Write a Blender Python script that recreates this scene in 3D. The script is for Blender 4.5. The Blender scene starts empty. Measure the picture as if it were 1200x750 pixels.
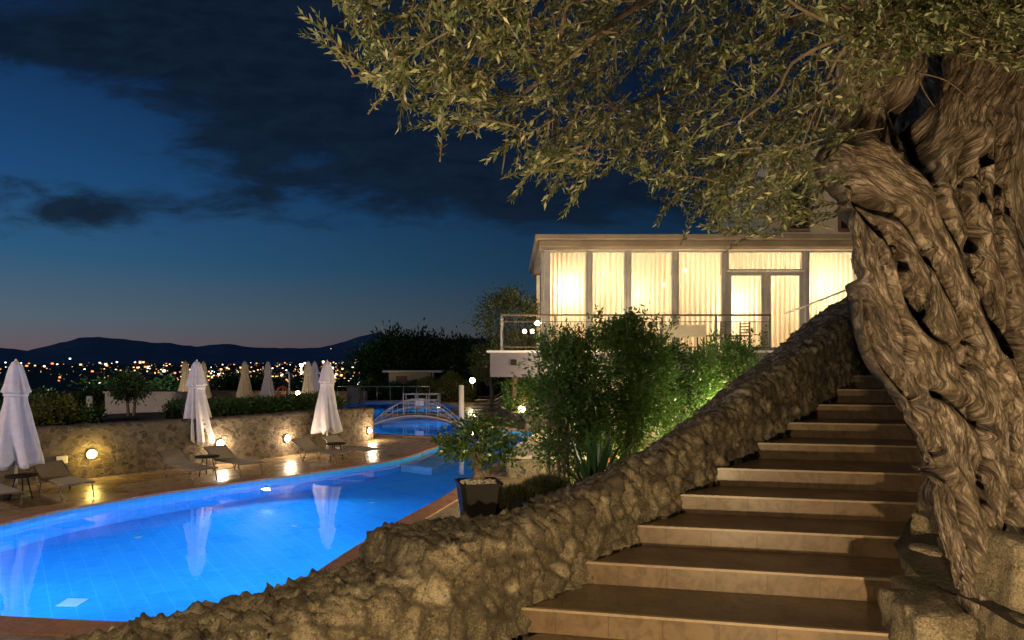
import bpy, math, random
import numpy as np
from mathutils import Vector, noise
from mathutils.geometry import tessellate_polygon
R = math.radians
random.seed(7); rng = np.random.default_rng(7)
S = bpy.context.scene
COL = S.collection

# ---------------------------------------------------------------- camera
cam_d = bpy.data.cameras.new('camera'); cam = bpy.data.objects.new('camera', cam_d); COL.objects.link(cam)
cam.location = (0, 0, 0); cam.rotation_euler = (R(90), 0, 0)
cam_d.sensor_width = 36; cam_d.lens = 24; cam_d.shift_y = 49/1200; cam_d.clip_start = .05; cam_d.clip_end = 40000
S.camera = cam
S.view_settings.view_transform = 'Standard'; S.view_settings.look = 'None'
S.view_settings.exposure = 0.3; S.view_settings.gamma = 1
try: S.view_settings.use_curve_mapping = False
except Exception: pass
try:
    S.cycles.use_denoising = True; S.cycles.denoiser = 'OPENIMAGEDENOISE'
    S.cycles.max_bounces = 8; S.cycles.diffuse_bounces = 3; S.cycles.sample_clamp_indirect = 6
    S.cycles.transparent_max_bounces = 12; S.cycles.blur_glossy = 0.5
except Exception: pass

# ---------------------------------------------------------------- node helper
class NB:
    def __init__(s, nt): s.nt = nt; s.n = nt.nodes; s.l = nt.links
    def new(s, t, **kw):
        o = s.n.new(t)
        for k, v in kw.items(): setattr(o, k, v)
        return o
    def put(s, sock, v):
        if hasattr(v, 'bl_rna') and isinstance(v, bpy.types.NodeSocket): s.l.new(v, sock)
        elif v is not None: sock.default_value = v
    def math(s, op, a, b=None, c=None, clamp=False):
        o = s.new('ShaderNodeMath', operation=op, use_clamp=clamp)
        s.put(o.inputs[0], a)
        if b is not None: s.put(o.inputs[1], b)
        if c is not None: s.put(o.inputs[2], c)
        return o.outputs[0]
    def mix(s, f, a, b, bt='MIX'):
        o = s.new('ShaderNodeMix', data_type='RGBA', blend_type=bt)
        s.put(o.inputs[0], f)
        s.put(o.inputs[6], a if not isinstance(a, tuple) else (*a[:3], 1)); s.put(o.inputs[7], b if not isinstance(b, tuple) else (*b[:3], 1))
        return o.outputs[2]
    def ramp(s, f, pts, interp='LINEAR'):
        o = s.new('ShaderNodeValToRGB'); o.color_ramp.interpolation = interp
        e = o.color_ramp.elements
        while len(e) < len(pts): e.new(.5)
        for q, (p, c) in zip(e, pts):
            q.position = p; q.color = (*c, 1) if isinstance(c, tuple) else (c, c, c, 1)
        s.put(o.inputs[0], f); return o.outputs[0]
    def noise(s, vec, scale, detail=3, rough=.5, dist=0):
        o = s.new('ShaderNodeTexNoise'); s.put(o.inputs['Vector'], vec)
        o.inputs['Scale'].default_value = scale; o.inputs['Detail'].default_value = detail
        o.inputs['Roughness'].default_value = rough; o.inputs['Distortion'].default_value = dist
        return o.outputs[0]
    def smap(s, v, a, b, lo=0., hi=1.):
        o = s.new('ShaderNodeMapRange', interpolation_type='SMOOTHSTEP'); s.put(o.inputs[0], v)
        o.inputs[1].default_value = a; o.inputs[2].default_value = b; o.inputs[3].default_value = lo; o.inputs[4].default_value = hi
        return o.outputs[0]
    def scale(s, vec, sc):
        o = s.new('ShaderNodeMapping'); s.put(o.inputs[0], vec); o.inputs['Scale'].default_value = sc; return o.outputs[0]

# ---------------------------------------------------------------- world: night sky just after dusk
W = bpy.data.worlds.new('World'); S.world = W; W.use_nodes = True
b = NB(W.node_tree); b.n.clear()
tc = b.new('ShaderNodeTexCoord').outputs['Generated']
sep = b.new('ShaderNodeSeparateXYZ'); b.l.new(tc, sep.inputs[0])
dx, dy, dz = sep.outputs
ay = b.math('MAXIMUM', b.math('ABSOLUTE', dy), .02)
sx = b.math('DIVIDE', dx, ay); tz = b.math('DIVIDE', dz, ay)        # tangents of azimuth and elevation
el = b.math('ADD', b.math('MULTIPLY', dz, 1.6), 0.06)
ease = b.noise(tc, 3.0, 4, .55)
grad = b.ramp(el, [(0.0, (.018, .015, .022)), (.055, (.100, .048, .042)), (.085, (.076, .056, .064)), (.15, (.046, .070, .092)),
                   (.27, (.014, .056, .112)), (.42, (.0065, .038, .106)), (.62, (.003, .018, .060)), (1.0, (.0012, .005, .02))])
lr = b.smap(sx, -.9, .45, 1.4, .34)                                    # brighter towards the west (left)
hz = b.new('ShaderNodeCombineColor'); [b.l.new(lr, hz.inputs[i]) for i in range(3)]
sky = b.mix(1.0, grad, hz.outputs[0], 'MULTIPLY')
# clouds
cv = b.new('ShaderNodeCombineXYZ'); b.l.new(b.math('MULTIPLY', sx, 1.0), cv.inputs[0]); b.l.new(b.math('MULTIPLY', tz, 2.9), cv.inputs[1])
n1 = b.noise(cv.outputs[0], 4.6, 9, .62, .5); n2 = b.noise(cv.outputs[0], 15.0, 7, .62, .4)
def blob(cx, cz, rx, rz, w):
    a = b.math('POWER', b.math('DIVIDE', b.math('SUBTRACT', sx, cx), rx), 2.0)
    c = b.math('POWER', b.math('DIVIDE', b.math('SUBTRACT', tz, cz), rz), 2.0)
    return b.math('MULTIPLY', b.math('POWER', 2.718, b.math('MULTIPLY', b.math('ADD', a, c), -1.0)), w)
n3 = b.noise(cv.outputs[0], 1.9, 4, .5, .6)
dens = b.math('ADD', b.math('ADD', b.math('MULTIPLY', n1, .95), b.math('MULTIPLY', n2, .42)), b.math('MULTIPLY', b.math('SUBTRACT', n3, .5), .7))
for args in [(-.25, .50, .40, .14, .42), (-.08, .32, .30, .09, .32), (.22, .27, .34, .07, .30), (-.60, .225, .12, .030, .42), (-.72, .262, .10, .018, .20),
             (-.68, .48, .30, .06, .26), (.7, .42, .5, .16, .26), (-.36, .37, .13, .10, .25), (-.72, .36, .13, .05, -.22), (-.62, .335, .12, .03, -.12)]:
    dens = b.math('ADD', dens, blob(*args))
low = b.smap(tz, .12, .21, -.35, 0.0)
dens = b.math('ADD', dens, low)
cm = b.smap(dens, .70, 1.02)
cloudc = b.mix(b.smap(n2, .3, .7), (.0022, .0055, .0130), (.0042, .0100, .0210))
sky = b.mix(b.math('MULTIPLY', cm, .90), sky, cloudc)
# last glow handled by the sky model with the sun under the horizon
nish = b.new('ShaderNodeTexSky', sky_type='NISHITA', sun_disc=False, sun_elevation=R(-4), sun_rotation=R(-60))
sky = b.mix(1.0, sky, b.mix(1.0, nish.outputs[0], (.02, .02, .02), 'MULTIPLY'), 'ADD')
bg = b.new('ShaderNodeBackground'); b.l.new(sky, bg.inputs[0]); bg.inputs[1].default_value = 1.0
wo = b.new('ShaderNodeOutputWorld'); b.l.new(bg.outputs[0], wo.inputs[0])
sun_d = bpy.data.lights.new('sun', 'SUN'); sun_d.energy = .012; sun_d.angle = R(12); sun_d.color = (.75, .85, 1)
sun = bpy.data.objects.new('sun', sun_d); COL.objects.link(sun); sun.rotation_euler = (R(50), 0, R(-50))

# ---------------------------------------------------------------- light helpers
def lamp(loc, power, color=(1, .72, .38), radius=.05, name='lamp_light', spot=None, aim=None, parent=None, blend=.5):
    d = bpy.data.lights.new(name, 'SPOT' if spot else 'POINT'); d.energy = power; d.color = color; d.shadow_soft_size = radius
    if spot: d.spot_size = R(spot); d.spot_blend = blend
    o = bpy.data.objects.new(name, d); COL.objects.link(o); o.location = loc
    if aim is not None: o.rotation_euler = (Vector(aim)-Vector(loc)).to_track_quat('-Z', 'Y').to_euler()
    if parent is not None:
        o.parent = parent; o.location = Vector(loc)-parent.location
    return o
# garden floods near the steps, and an unseen flood added off frame
WARM = (1, .66, .30)
lamp((1.32, 1.0, -1.60), 340, (1, .71, .375), .05, 'garden_flood_light')
lamp((-2.7, .2, 1.7), 540, (1, .73, .40), .20, 'garden_flood_light')
lamp((-15.0, 3.5, 3.2), 2300, (1, .80, .74), .25, 'added_flood_light', 110, (-7, 17, -2.0), blend=.6)  # unseen flood added to brighten the parasols and pool wall

# ---------------------------------------------------------------- geometry helpers
def P(u, v, D): return Vector(((u-600)/800*D, D, (424-v)/800*D))
def G(u, v, z=-2.5):
    D = 800*z/(424-v); return ((u-600)/800*D, D)
def fast_mesh(name, V, F, mat=None, smooth=False, uv=None):
    me = bpy.data.meshes.new(name); V = np.asarray(V, dtype=np.float32); F = np.asarray(F, dtype=np.int32)
    k = F.shape[1]; me.vertices.add(len(V)); me.vertices.foreach_set('co', V.ravel())
    me.loops.add(F.size); me.loops.foreach_set('vertex_index', F.ravel())
    me.polygons.add(len(F)); me.polygons.foreach_set('loop_start', np.arange(0, F.size, k, dtype=np.int32))
    try: me.polygons.foreach_set('loop_total', np.full(len(F), k, dtype=np.int32))
    except Exception: pass
    if smooth: me.polygons.foreach_set('use_smooth', np.ones(len(F), dtype=bool))
    if uv is not None:
        l = me.uv_layers.new(name='UVMap'); l.data.foreach_set('uv', np.asarray(uv, dtype=np.float32)[F.ravel()].ravel())
    me.update(calc_edges=True); me.validate()
    if mat: me.materials.append(mat)
    return me
def link(name, me, parent=None, world=True):
    o = bpy.data.objects.new(name, me); COL.objects.link(o)
    if parent is not None:
        o.parent = parent
        if world:
            r = parent; off = Vector((0, 0, 0))
            while r is not None: off += r.location; r = r.parent
            o.location = -off
    return o
def tag(o, label=None, cat=None, group=None, kind=None):
    if label: o['label'] = label
    if cat: o['category'] = cat
    if group: o['group'] = group
    if kind: o['kind'] = kind
    return o
def empty(name, loc, label, cat, group=None, rz=0):
    o = bpy.data.objects.new(name, None); COL.objects.link(o); o.location = loc; o.rotation_euler = (0, 0, rz); o.empty_display_size = .2
    return tag(o, label, cat, group)
def copy_tree(o, parent=None):
    c = o.copy(); COL.objects.link(c)
    if parent is not None: c.parent = parent
    for ch in [x for x in COL.objects if x.parent == o]: copy_tree(ch, c)
    return c
def put(o, loc, rz=None, label=None):
    o.location = loc
    if rz is not None: o.rotation_euler = (0, 0, rz)
    if label: o['label'] = label
    return o
class MB:
    def __init__(s): s.v = []; s.f = []; s.sm = []
    def add(s, v, f, smooth=False):
        k = len(s.v); s.v += [tuple(p) for p in v]; s.f += [tuple(i+k for i in q) for q in f]; s.sm += [smooth]*len(f); return s
    def box(s, c, d, rz=0, ry=0, bev=0):
        cx, cy, cz = c; hx, hy, hz = d[0]/2, d[1]/2, d[2]/2
        if bev:
            bb = bev; pts = []
            for zz, ins in ((-hz, bb), (-hz+bb, 0), (hz-bb, 0), (hz, bb)):
                for a, q in ((-hx+ins, -hy+ins+bb), (-hx+ins+bb, -hy+ins), (hx-ins-bb, -hy+ins), (hx-ins, -hy+ins+bb), (hx-ins, hy-ins-bb), (hx-ins-bb, hy-ins), (-hx+ins+bb, hy-ins), (-hx+ins, hy-ins-bb)):
                    pts.append((a, q, zz))
            f = [tuple(range(7, -1, -1)), tuple(range(24, 32))]
            for r in range(3):
                for i in range(8): f.append((r*8+i, r*8+(i+1) % 8, r*8+8+(i+1) % 8, r*8+8+i))
        else:
            pts = [(a, q, w) for w in (-hz, hz) for a, q in ((-hx, -hy), (hx, -hy), (hx, hy), (-hx, hy))]
            f = [(3, 2, 1, 0), (4, 5, 6, 7), (0, 1, 5, 4), (1, 2, 6, 5), (2, 3, 7, 6), (3, 0, 4, 7)]
        out = []
        for x, y, z in pts:
            if ry: x, z = x*math.cos(ry)+z*math.sin(ry), -x*math.sin(ry)+z*math.cos(ry)
            if rz: x, y = x*math.cos(rz)-y*math.sin(rz), x*math.sin(rz)+y*math.cos(rz)
            out.append((x+cx, y+cy, z+cz))
        return s.add(out, f)
    def prism(s, poly, z0, z1):
        n = len(poly); v = [(x, y, z0) for x, y in poly]+[(x, y, z1) for x, y in poly]
        return s.add(v, [tuple(range(n-1, -1, -1)), tuple(range(n, 2*n))]+[(i, (i+1) % n, n+(i+1) % n, n+i) for i in range(n)])
    def tube(s, path, rad, seg=8, smooth=True, cap=True):
        path = [Vector(p) for p in path]; n = len(path)
        if not hasattr(rad, '__len__'): rad = [rad]*n
        t0 = (path[1]-path[0]).normalized(); up = Vector((0, 0, 1)) if abs(t0.z) < .9 else Vector((0, 1, 0))
        a = t0.cross(up).normalized(); v = []
        for i, p in enumerate(path):
            t = (path[min(i+1, n-1)]-path[max(i-1, 0)]).normalized()
            a = (a-t*a.dot(t)).normalized(); q = t.cross(a)
            for k in range(seg):
                th = 2*math.pi*k/seg; v.append(p+(a*math.cos(th)+q*math.sin(th))*rad[i])
        f = [(i*seg+k, i*seg+(k+1) % seg, (i+1)*seg+(k+1) % seg, (i+1)*seg+k) for i in range(n-1) for k in range(seg)]
        if cap: f += [tuple(range(seg-1, -1, -1)), tuple((n-1)*seg+k for k in range(seg))]
        return s.add(v, f, smooth)
    def lathe(s, prof, c=(0, 0, 0), seg=20, smooth=True, fn=None):
        v = []
        for j, (r, z) in enumerate(prof):
            for k in range(seg):
                th = 2*math.pi*k/seg; rr = r if fn is None else fn(r, z, th)
                v.append((c[0]+rr*math.cos(th), c[1]+rr*math.sin(th), c[2]+z))
        n = len(prof)
        f = [(i*seg+k, i*seg+(k+1) % seg, (i+1)*seg+(k+1) % seg, (i+1)*seg+k) for i in range(n-1) for k in range(seg)]
        f += [tuple(range(seg-1, -1, -1)), tuple((n-1)*seg+k for k in range(seg))]
        return s.add(v, f, smooth)
    def build(s, name, mat, parent=None, world=False):
        me = bpy.data.meshes.new(name); me.from_pydata(s.v, [], s.f)
        me.polygons.foreach_set('use_smooth', s.sm); me.materials.append(mat); me.update()
        return link(name, me, parent, world)
def lerp_tab(tab, x):
    return float(np.interp(x, [t[0] for t in tab], [t[1] for t in tab]))
def spline(pts, n):
    pts = [Vector(p) for p in pts]; m = len(pts); out = []
    for i in range(n):
        t = i/(n-1)*(m-1); k = min(int(t), m-2); f = t-k
        p0 = pts[max(k-1, 0)]; p1 = pts[k]; p2 = pts[k+1]; p3 = pts[min(k+2, m-1)]
        out.append(.5*((2*p1)+(p2-p0)*f+(2*p0-5*p1+4*p2-p3)*f*f+(3*p1-p0-3*p2+p3)*f**3))
    return out

# ---------------------------------------------------------------- materials
def mat(name, col, col2=None, rough=.6, nscale=4, bump=0, bscale=40, metal=0, spec=.5, emis=None, es=0, detail=4, bd=.02):
    m = bpy.data.materials.new(name); m.use_nodes = True; q = NB(m.node_tree); pr = q.n['Principled BSDF']
    tcn = q.new('ShaderNodeTexCoord').outputs['Object']
    c2 = col2 or tuple(c*.8 for c in col)
    f = q.smap(q.noise(tcn, nscale, detail, .6), .3, .7)
    q.l.new(q.mix(f, col, c2), pr.inputs['Base Color'])
    pr.inputs['Roughness'].default_value = rough; pr.inputs['Metallic'].default_value = metal
    try: pr.inputs['Specular IOR Level'].default_value = spec
    except Exception: pass
    if bump:
        bn = q.new('ShaderNodeBump'); bn.inputs['Strength'].default_value = bump; bn.inputs['Distance'].default_value = bd
        q.l.new(q.noise(tcn, bscale, 5, .65), bn.inputs['Height']); q.l.new(bn.outputs[0], pr.inputs['Normal'])
    if emis:
        pr.inputs['Emission Color'].default_value = (*emis, 1); pr.inputs['Emission Strength'].default_value = es
    return m
def leafmat(name, c1, c2, trans=.35, rough=.5, c3=None):
    m = bpy.data.materials.new(name); m.use_nodes = True; q = NB(m.node_tree); pr = q.n['Principled BSDF']; out = q.n['Material Output']
    g = q.new('ShaderNodeNewGeometry')
    ri = g.outputs['Random Per Island']
    c = q.ramp(ri, [(0, c1), (.6, c2), (1, c3 or c2)])
    q.l.new(c, pr.inputs['Base Color']); pr.inputs['Roughness'].default_value = rough
    tr = q.new('ShaderNodeBsdfTranslucent'); q.l.new(c, tr.inputs[0])
    mx = q.new('ShaderNodeMixShader'); mx.inputs[0].default_value = trans
    q.l.new(pr.outputs[0], mx.inputs[1]); q.l.new(tr.outputs[0], mx.inputs[2]); q.l.new(mx.outputs[0], out.inputs[0])
    return m
def emat(name, col, st, sample=True):
    m = bpy.data.materials.new(name); m.use_nodes = True; q = NB(m.node_tree); q.n.clear()
    e = q.new('ShaderNodeEmission'); e.inputs[0].default_value = (*col, 1); e.inputs[1].default_value = st
    o = q.new('ShaderNodeOutputMaterial'); q.l.new(e.outputs[0], o.inputs[0])
    if not sample:
        try: m.cycles.emission_sampling = 'NONE'
        except Exception: pass
    return m
def stonemat(name, cols, gapc, sc=1.0, bump=.7, rough=.85):
    m = bpy.data.materials.new(name); m.use_nodes = True; q = NB(m.node_tree); pr = q.n['Principled BSDF']
    o = q.new('ShaderNodeTexCoord').outputs['Object']
    at = q.new('ShaderNodeAttribute', attribute_name='stone'); se = q.new('ShaderNodeSeparateColor'); q.l.new(at.outputs['Color'], se.inputs[0])
    base = q.ramp(se.outputs[0], [(0, cols[0]), (.35, cols[1]), (.7, cols[2]), (1, cols[3])])
    n1 = q.noise(o, 7*sc, 6, .65); n2 = q.noise(o, 38*sc, 6, .7); n3 = q.noise(o, 2.2*sc, 4, .6)
    base = q.mix(q.smap(n1, .42, .60, 0, .8), base, tuple(c*.45 for c in cols[1]))
    n4 = q.noise(o, 75*sc, 5, .75)
    base = q.mix(q.smap(n4, .52, .68, 0, .6), base, tuple(min(1, c*1.7) for c in cols[2]))
    base = q.mix(q.smap(n4, .36, .48, .85, 0), base, tuple(c*.22 for c in cols[0]))
    base = q.mix(q.smap(n2, .30, .46, .75, 0), base, tuple(c*.3 for c in cols[1]))
    base = q.mix(q.smap(n3, .55, .8, 0, .45), base, (.10, .10, .05))
    base = q.mix(se.outputs[1], gapc, base)
    q.l.new(base, pr.inputs['Base Color']); pr.inputs['Roughness'].default_value = rough
    h = q.math('ADD', q.math('MULTIPLY', n2, .5), q.math('MULTIPLY', q.noise(o, 110*sc, 4, .7), .35))
    bn = q.new('ShaderNodeBump'); bn.inputs['Strength'].default_value = bump; bn.inputs['Distance'].default_value = .03/sc
    q.l.new(h, bn.inputs['Height']); q.l.new(bn.outputs[0], pr.inputs['Normal'])
    return m
def tilemat(name, c1, c2, grout, w, h, rough=.35, bump=.3, vein=6, msize=.004, amount=0, wet=False, offset=0.0, blot=1.0):
    m = bpy.data.materials.new(name); m.use_nodes = True; q = NB(m.node_tree); pr = q.n['Principled BSDF']
    tcn = q.new('ShaderNodeTexCoord'); o = tcn.outputs['UV']; ob = tcn.outputs['Object']
    mp = q.new('ShaderNodeMapping'); q.l.new(o, mp.inputs[0]); mp.inputs['Rotation'].default_value = (0, 0, amount)
    br = q.new('ShaderNodeTexBrick', offset=offset, squash=1.0); q.l.new(mp.outputs[0], br.inputs['Vector'])
    br.inputs['Scale'].default_value = 1; br.inputs['Brick Width'].default_value = w; br.inputs['Row Height'].default_value = h
    br.inputs['Mortar Size'].default_value = msize; br.inputs['Mortar Smooth'].default_value = .2; br.inputs['Bias'].default_value = 0
    br.inputs['Color1'].default_value = (*c1, 1); br.inputs['Color2'].default_value = (*c2, 1); br.inputs['Mortar'].default_value = (*grout, 1)
    n1 = q.noise(ob, vein, 6, .65, 1.2)
    c = q.mix(q.smap(n1, .40, .62, 0, .75*blot), br.outputs[0], tuple(x*.5 for x in c1))
    c = q.mix(q.smap(q.noise(ob, vein*2.2, 7, .7, 2.5), .50, .60, 0, .35*blot), c, tuple(min(1, x*1.45) for x in c2))
    n2 = q.noise(ob, vein*6, 4, .6)
    c = q.mix(q.smap(n2, .5, .8, 0, .35*blot), c, tuple(min(1, x*1.5) for x in c2))
    q.l.new(c, pr.inputs['Base Color'])
    q.l.new(q.smap(q.noise(ob, 1.7, 4, .6), .3, .7, rough*.75, rough*1.3), pr.inputs['Roughness'])
    bn = q.new('ShaderNodeBump'); bn.inputs['Strength'].default_value = bump; bn.inputs['Distance'].default_value = .004
    hh = q.math('SUBTRACT', q.math('MULTIPLY', n2, .6), q.math('MULTIPLY', br.outputs[1], 1.0))
    q.l.new(hh, bn.inputs['Height']); q.l.new(bn.outputs[0], pr.inputs['Normal'])
    return m

M = {}
M['white_metal'] = mat('white_metal', (.75, .74, .72), rough=.4)
M['bridge_paint'] = mat('bridge_paint', (.42, .41, .40), rough=.45)
M['steel'] = mat('steel', (.45, .45, .47), rough=.3, metal=.8)
M['bronze'] = mat('bronze', (.24, .19, .14), rough=.35, metal=.5)
M['dark'] = mat('dark_plastic', (.010, .008, .007), (.016, .013, .011), rough=.6, spec=.2, bump=.2, bscale=60, bd=.002)
M['sling'] = mat('sling_fabric', (.38, .31, .22), (.32, .26, .19), rough=.8, nscale=20, bump=.2, bscale=200, bd=.002)
M['canvas'] = mat('canvas', (.74, .70, .74), (.64, .60, .66), rough=.85, nscale=9, bump=.35, bscale=30, bd=.02)
M['canvas_lit'] = mat('canvas_lit', (.80, .70, .52), (.70, .60, .44), rough=.85, nscale=9)  # canvas copy with warm lamp light put into its colour
M['plaster'] = mat('plaster', (.62, .54, .42), (.52, .45, .35), rough=.85, nscale=3, bump=.15, bscale=60)
M['white_paint'] = mat('white_paint', (.74, .72, .70), (.64, .62, .6), rough=.6, nscale=3, bump=.1, bscale=30)
M['soil'] = mat('soil', (.06, .045, .03), (.035, .03, .018), rough=.95, nscale=9, bump=.8, bscale=25)
M['terrain'] = mat('terrain', (.035, .05, .022), (.055, .06, .03), rough=.95, nscale=.02, bump=0)
M['hill'] = mat('hill_haze_tint', (.40, .44, .52), (.32, .36, .44), rough=1, nscale=.002)  # distance haze painted into the hill colour
M['grout_concrete'] = mat('concrete', (.33, .29, .23), (.24, .21, .17), rough=.8, nscale=8, bump=.4, bscale=40)
M['wood'] = mat('wood', (.22, .12, .06), (.15, .08, .04), rough=.5, nscale=14)
M['terracotta'] = mat('terracotta', (.45, .16, .07), (.36, .12, .05), rough=.7)
M['branch'] = mat('branch_bark', (.20, .155, .11), (.12, .09, .06), rough=.9, nscale=20, bump=.5, bscale=60)
M['pebble'] = mat('pebble', (.7, .62, .5), (.5, .44, .36), rough=.7, nscale=30)
M['orange'] = mat('orange_plastic', (.75, .10, .02), rough=.4)
M['cushion'] = mat('cushion', (.78, .72, .62), (.7, .64, .54), rough=.9)

# ================================================================ SETTING
# terrain: one sheet from under the pools out past the town to the horizon
def terr(x, y):
    d = math.hypot(x, y)
    z = -4.6-20.4*min(1, max(0, (d-75)/260))**.8
    if d > 80: z += 1.2*noise.noise(Vector((x*.01, y*.01, 0)))
    return z
NR, NA = 60, 96; V = []; F = []
rad = [0]+list(np.geomspace(12, 16000, NR))
for r in rad:
    for k in range(NA):
        a = 2*math.pi*k/NA; x, y = r*math.cos(a), r*math.sin(a); V.append((x, y, terr(x, y)))
for i in range(len(rad)-1):
    for k in range(NA): F.append((i*NA+k, (i+1)*NA+k, (i+1)*NA+(k+1) % NA, i*NA+(k+1) % NA))
g = link('ground', fast_mesh('ground', V, F, M['terrain'], True)); tag(g, kind='structure')
# hills
prof = [(-900, 412), (-600, 402), (-400, 408), (-200, 404), (-60, 405), (0, 408), (30, 411), (60, 404), (90, 398), (112, 396), (140, 399), (200, 402), (230, 406), (262, 403),
        (290, 405), (330, 408), (372, 407), (400, 401), (424, 394), (442, 391), (460, 395), (500, 396), (580, 396), (700, 399), (900, 394), (1200, 402), (1600, 396), (2300, 405)]
V = []; F = []; us = list(np.linspace(-900, 2300, 420)); prd = [(0, -30, 6400), (.18, .25, 7000), (.55, .6, 7800), (1, 1, 8800), (.4, .5, 10500), (0, -30, 12500)]
for u in us:
    vv = lerp_tab(prof, u); ex = 424-vv
    for j, (k, q, D) in enumerate(prd):
        z = ex/800*8800*k if k else -30
        if k: z += 40*noise.fractal(Vector((u*.012, j*.9, 3)), 1, 2, 5)*k + 12*noise.fractal(Vector((u*.08, j*.9, 3)), 1, 2, 3)*k
        V.append(((u-600)/800*D if j < 6 else 0, D, z))
m_ = len(prd)
for i in range(len(us)-1):
    for j in range(m_-1): F.append((i*m_+j, (i+1)*m_+j, (i+1)*m_+j+1, i*m_+j+1))
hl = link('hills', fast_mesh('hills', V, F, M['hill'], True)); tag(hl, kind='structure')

# ---------------------------------------------------------------- pool outline
def D26(u, v): return G(u, v, -2.6)
left_side = [(-200, 668), (-120, 650), (0, 622), (70, 604), (180, 585), (300, 568), (380, 557), (440, 547), (478, 540), (500, 531), (528, 522), (548, 517)]
tip_back = [(535, 515.5), (510, 515.5), (470, 513), (440, 512), (400, 511), (380, 507)]
far_loop = [(370, 490), (395, 478), (425, 472.5), (470, 471.5), (515, 474), (537, 477.5), (528, 484), (541, 491), (549, 499), (560, 504), (585, 506.5), (628, 508)]
right_side = [(631, 511), (612, 522), (592, 543), (560, 562), (520, 590), (480, 612), (430, 642), (360, 690), (300, 738)]
near = [(240, 747), (130, 744), (0, 736), (-100, 731), (-230, 727)]
poly = [D26(*p) for p in left_side+tip_back+far_loop+right_side+near]
def densify(pl, step=.35):
    out = []
    n = len(pl)
    for i in range(n):
        a, c = Vector(pl[i]), Vector(pl[(i+1) % n]); k = max(1, int((c-a).length/step))
        for j in range(k): out.append(tuple(a.lerp(c, j/k)))
    return out
def smooth(pl, it=3):
    for _ in range(it):
        n = len(pl); pl = [tuple((np.array(pl[i-1])+2*np.array(pl[i])+np.array(pl[(i+1) % n]))/4) for i in range(n)]
    return pl
poly = smooth(densify(poly), 3)
area = sum(poly[i][0]*poly[(i+1) % len(poly)][1]-poly[(i+1) % len(poly)][0]*poly[i][1] for i in range(len(poly)))
if area < 0: poly = poly[::-1]
def offset(pl, d):
    n = len(pl); out = []
    for i in range(n):
        a, c = np.array(pl[i-2]), np.array(pl[(i+2) % n]); t = (c-a)/np.linalg.norm(c-a); out.append(tuple(np.array(pl[i])+np.array((t[1], -t[0]))*d))
    return out
cop = offset(poly, .32)
NP = len(poly)
def tess(loops, z):
    vs = [Vector((x, y, 0)) for l in loops for x, y in l]
    tr = tessellate_polygon([[Vector((x, y, 0)) for x, y in l] for l in loops])
    out = []
    for t in tr:
        a, c, d = (vs[i] for i in t)
        out.append(t if (c-a).cross(d-a).z > 0 else t[::-1])
    return [(v.x, v.y, z) for v in vs], out
M['deck'] = tilemat('deck_tile', (.36, .26, .15), (.30, .21, .12), (.16, .11, .07), .33, .33, rough=.27, bump=.45, vein=4, msize=.006)
M['coping'] = tilemat('coping_tile', (.42, .20, .11), (.36, .17, .09), (.15, .09, .06), .3, .5, rough=.35, bump=.3, vein=6, msize=.008)
M['pool_tile'] = tilemat('pool_tile', (.035, .41, .88), (.032, .40, .86), (.09, .50, .92), .25, .25, rough=.3, bump=.1, vein=.7, msize=.009, blot=.06)
outer = [(-34, 1.5), (-5.2, 1.5), (-1.3, 4.4), (5.2, 10.7), (14, 12), (14, 48), (-34, 48)]
V, F = tess([outer, cop], -2.5)
me = bpy.data.meshes.new('pool_deck'); me.from_pydata(V, [], F); me.materials.append(M['deck'])
uvl = me.uv_layers.new(name='UVMap')
ca, sa = math.cos(R(52)), math.sin(R(52))
for l in me.loops:
    c = me.vertices[l.vertex_index].co; uvl.data[l.index].uv = (c.x*ca+c.y*sa, -c.x*sa+c.y*ca)
o = link('pool_deck', me); tag(o, kind='structure')
# deck edge skirt
mb = MB(); n = len(outer)
for i in range(n):
    a, c = outer[i], outer[(i+1) % n]; mb.add([(a[0], a[1], -4.8), (c[0], c[1], -4.8), (c[0], c[1], -2.502), (a[0], a[1], -2.502)], [(0, 1, 2, 3)])
tag(mb.build('deck_edge', M['grout_concrete']), kind='structure')
def uvbuild(name, V, F, UV, mt, parent=None, smooth_=False):
    me = bpy.data.meshes.new(name); me.from_pydata(V, [], F); me.materials.append(mt)
    ul = me.uv_layers.new(name='UVMap')
    for l in me.loops: ul.data[l.index].uv = UV[l.vertex_index]
    if smooth_: me.polygons.foreach_set('use_smooth', [True]*len(F))
    me.update(); return link(name, me, parent, parent is not None)
# coping ring
V = []; UV = []; s_ = 0
inn = offset(poly, -.03)
for i in range(NP+1):
    k = i % NP
    if i: s_ += math.dist(poly[k], poly[(i-1) % NP])
    for (pt, z, q) in ((cop[k], -2.52, -.02), (cop[k], -2.485, 0), (inn[k], -2.488, .35), (inn[k], -2.525, .39), (poly[k], -2.527, .42)):
        V.append((pt[0], pt[1], z)); UV.append((s_, q+.02))
F = [(i*5+j, i*5+j+1, (i+1)*5+j+1, (i+1)*5+j) for i in range(NP) for j in range(4)]
tag(uvbuild('pool_coping', V, F, UV, M['coping']), kind='structure')
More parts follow.
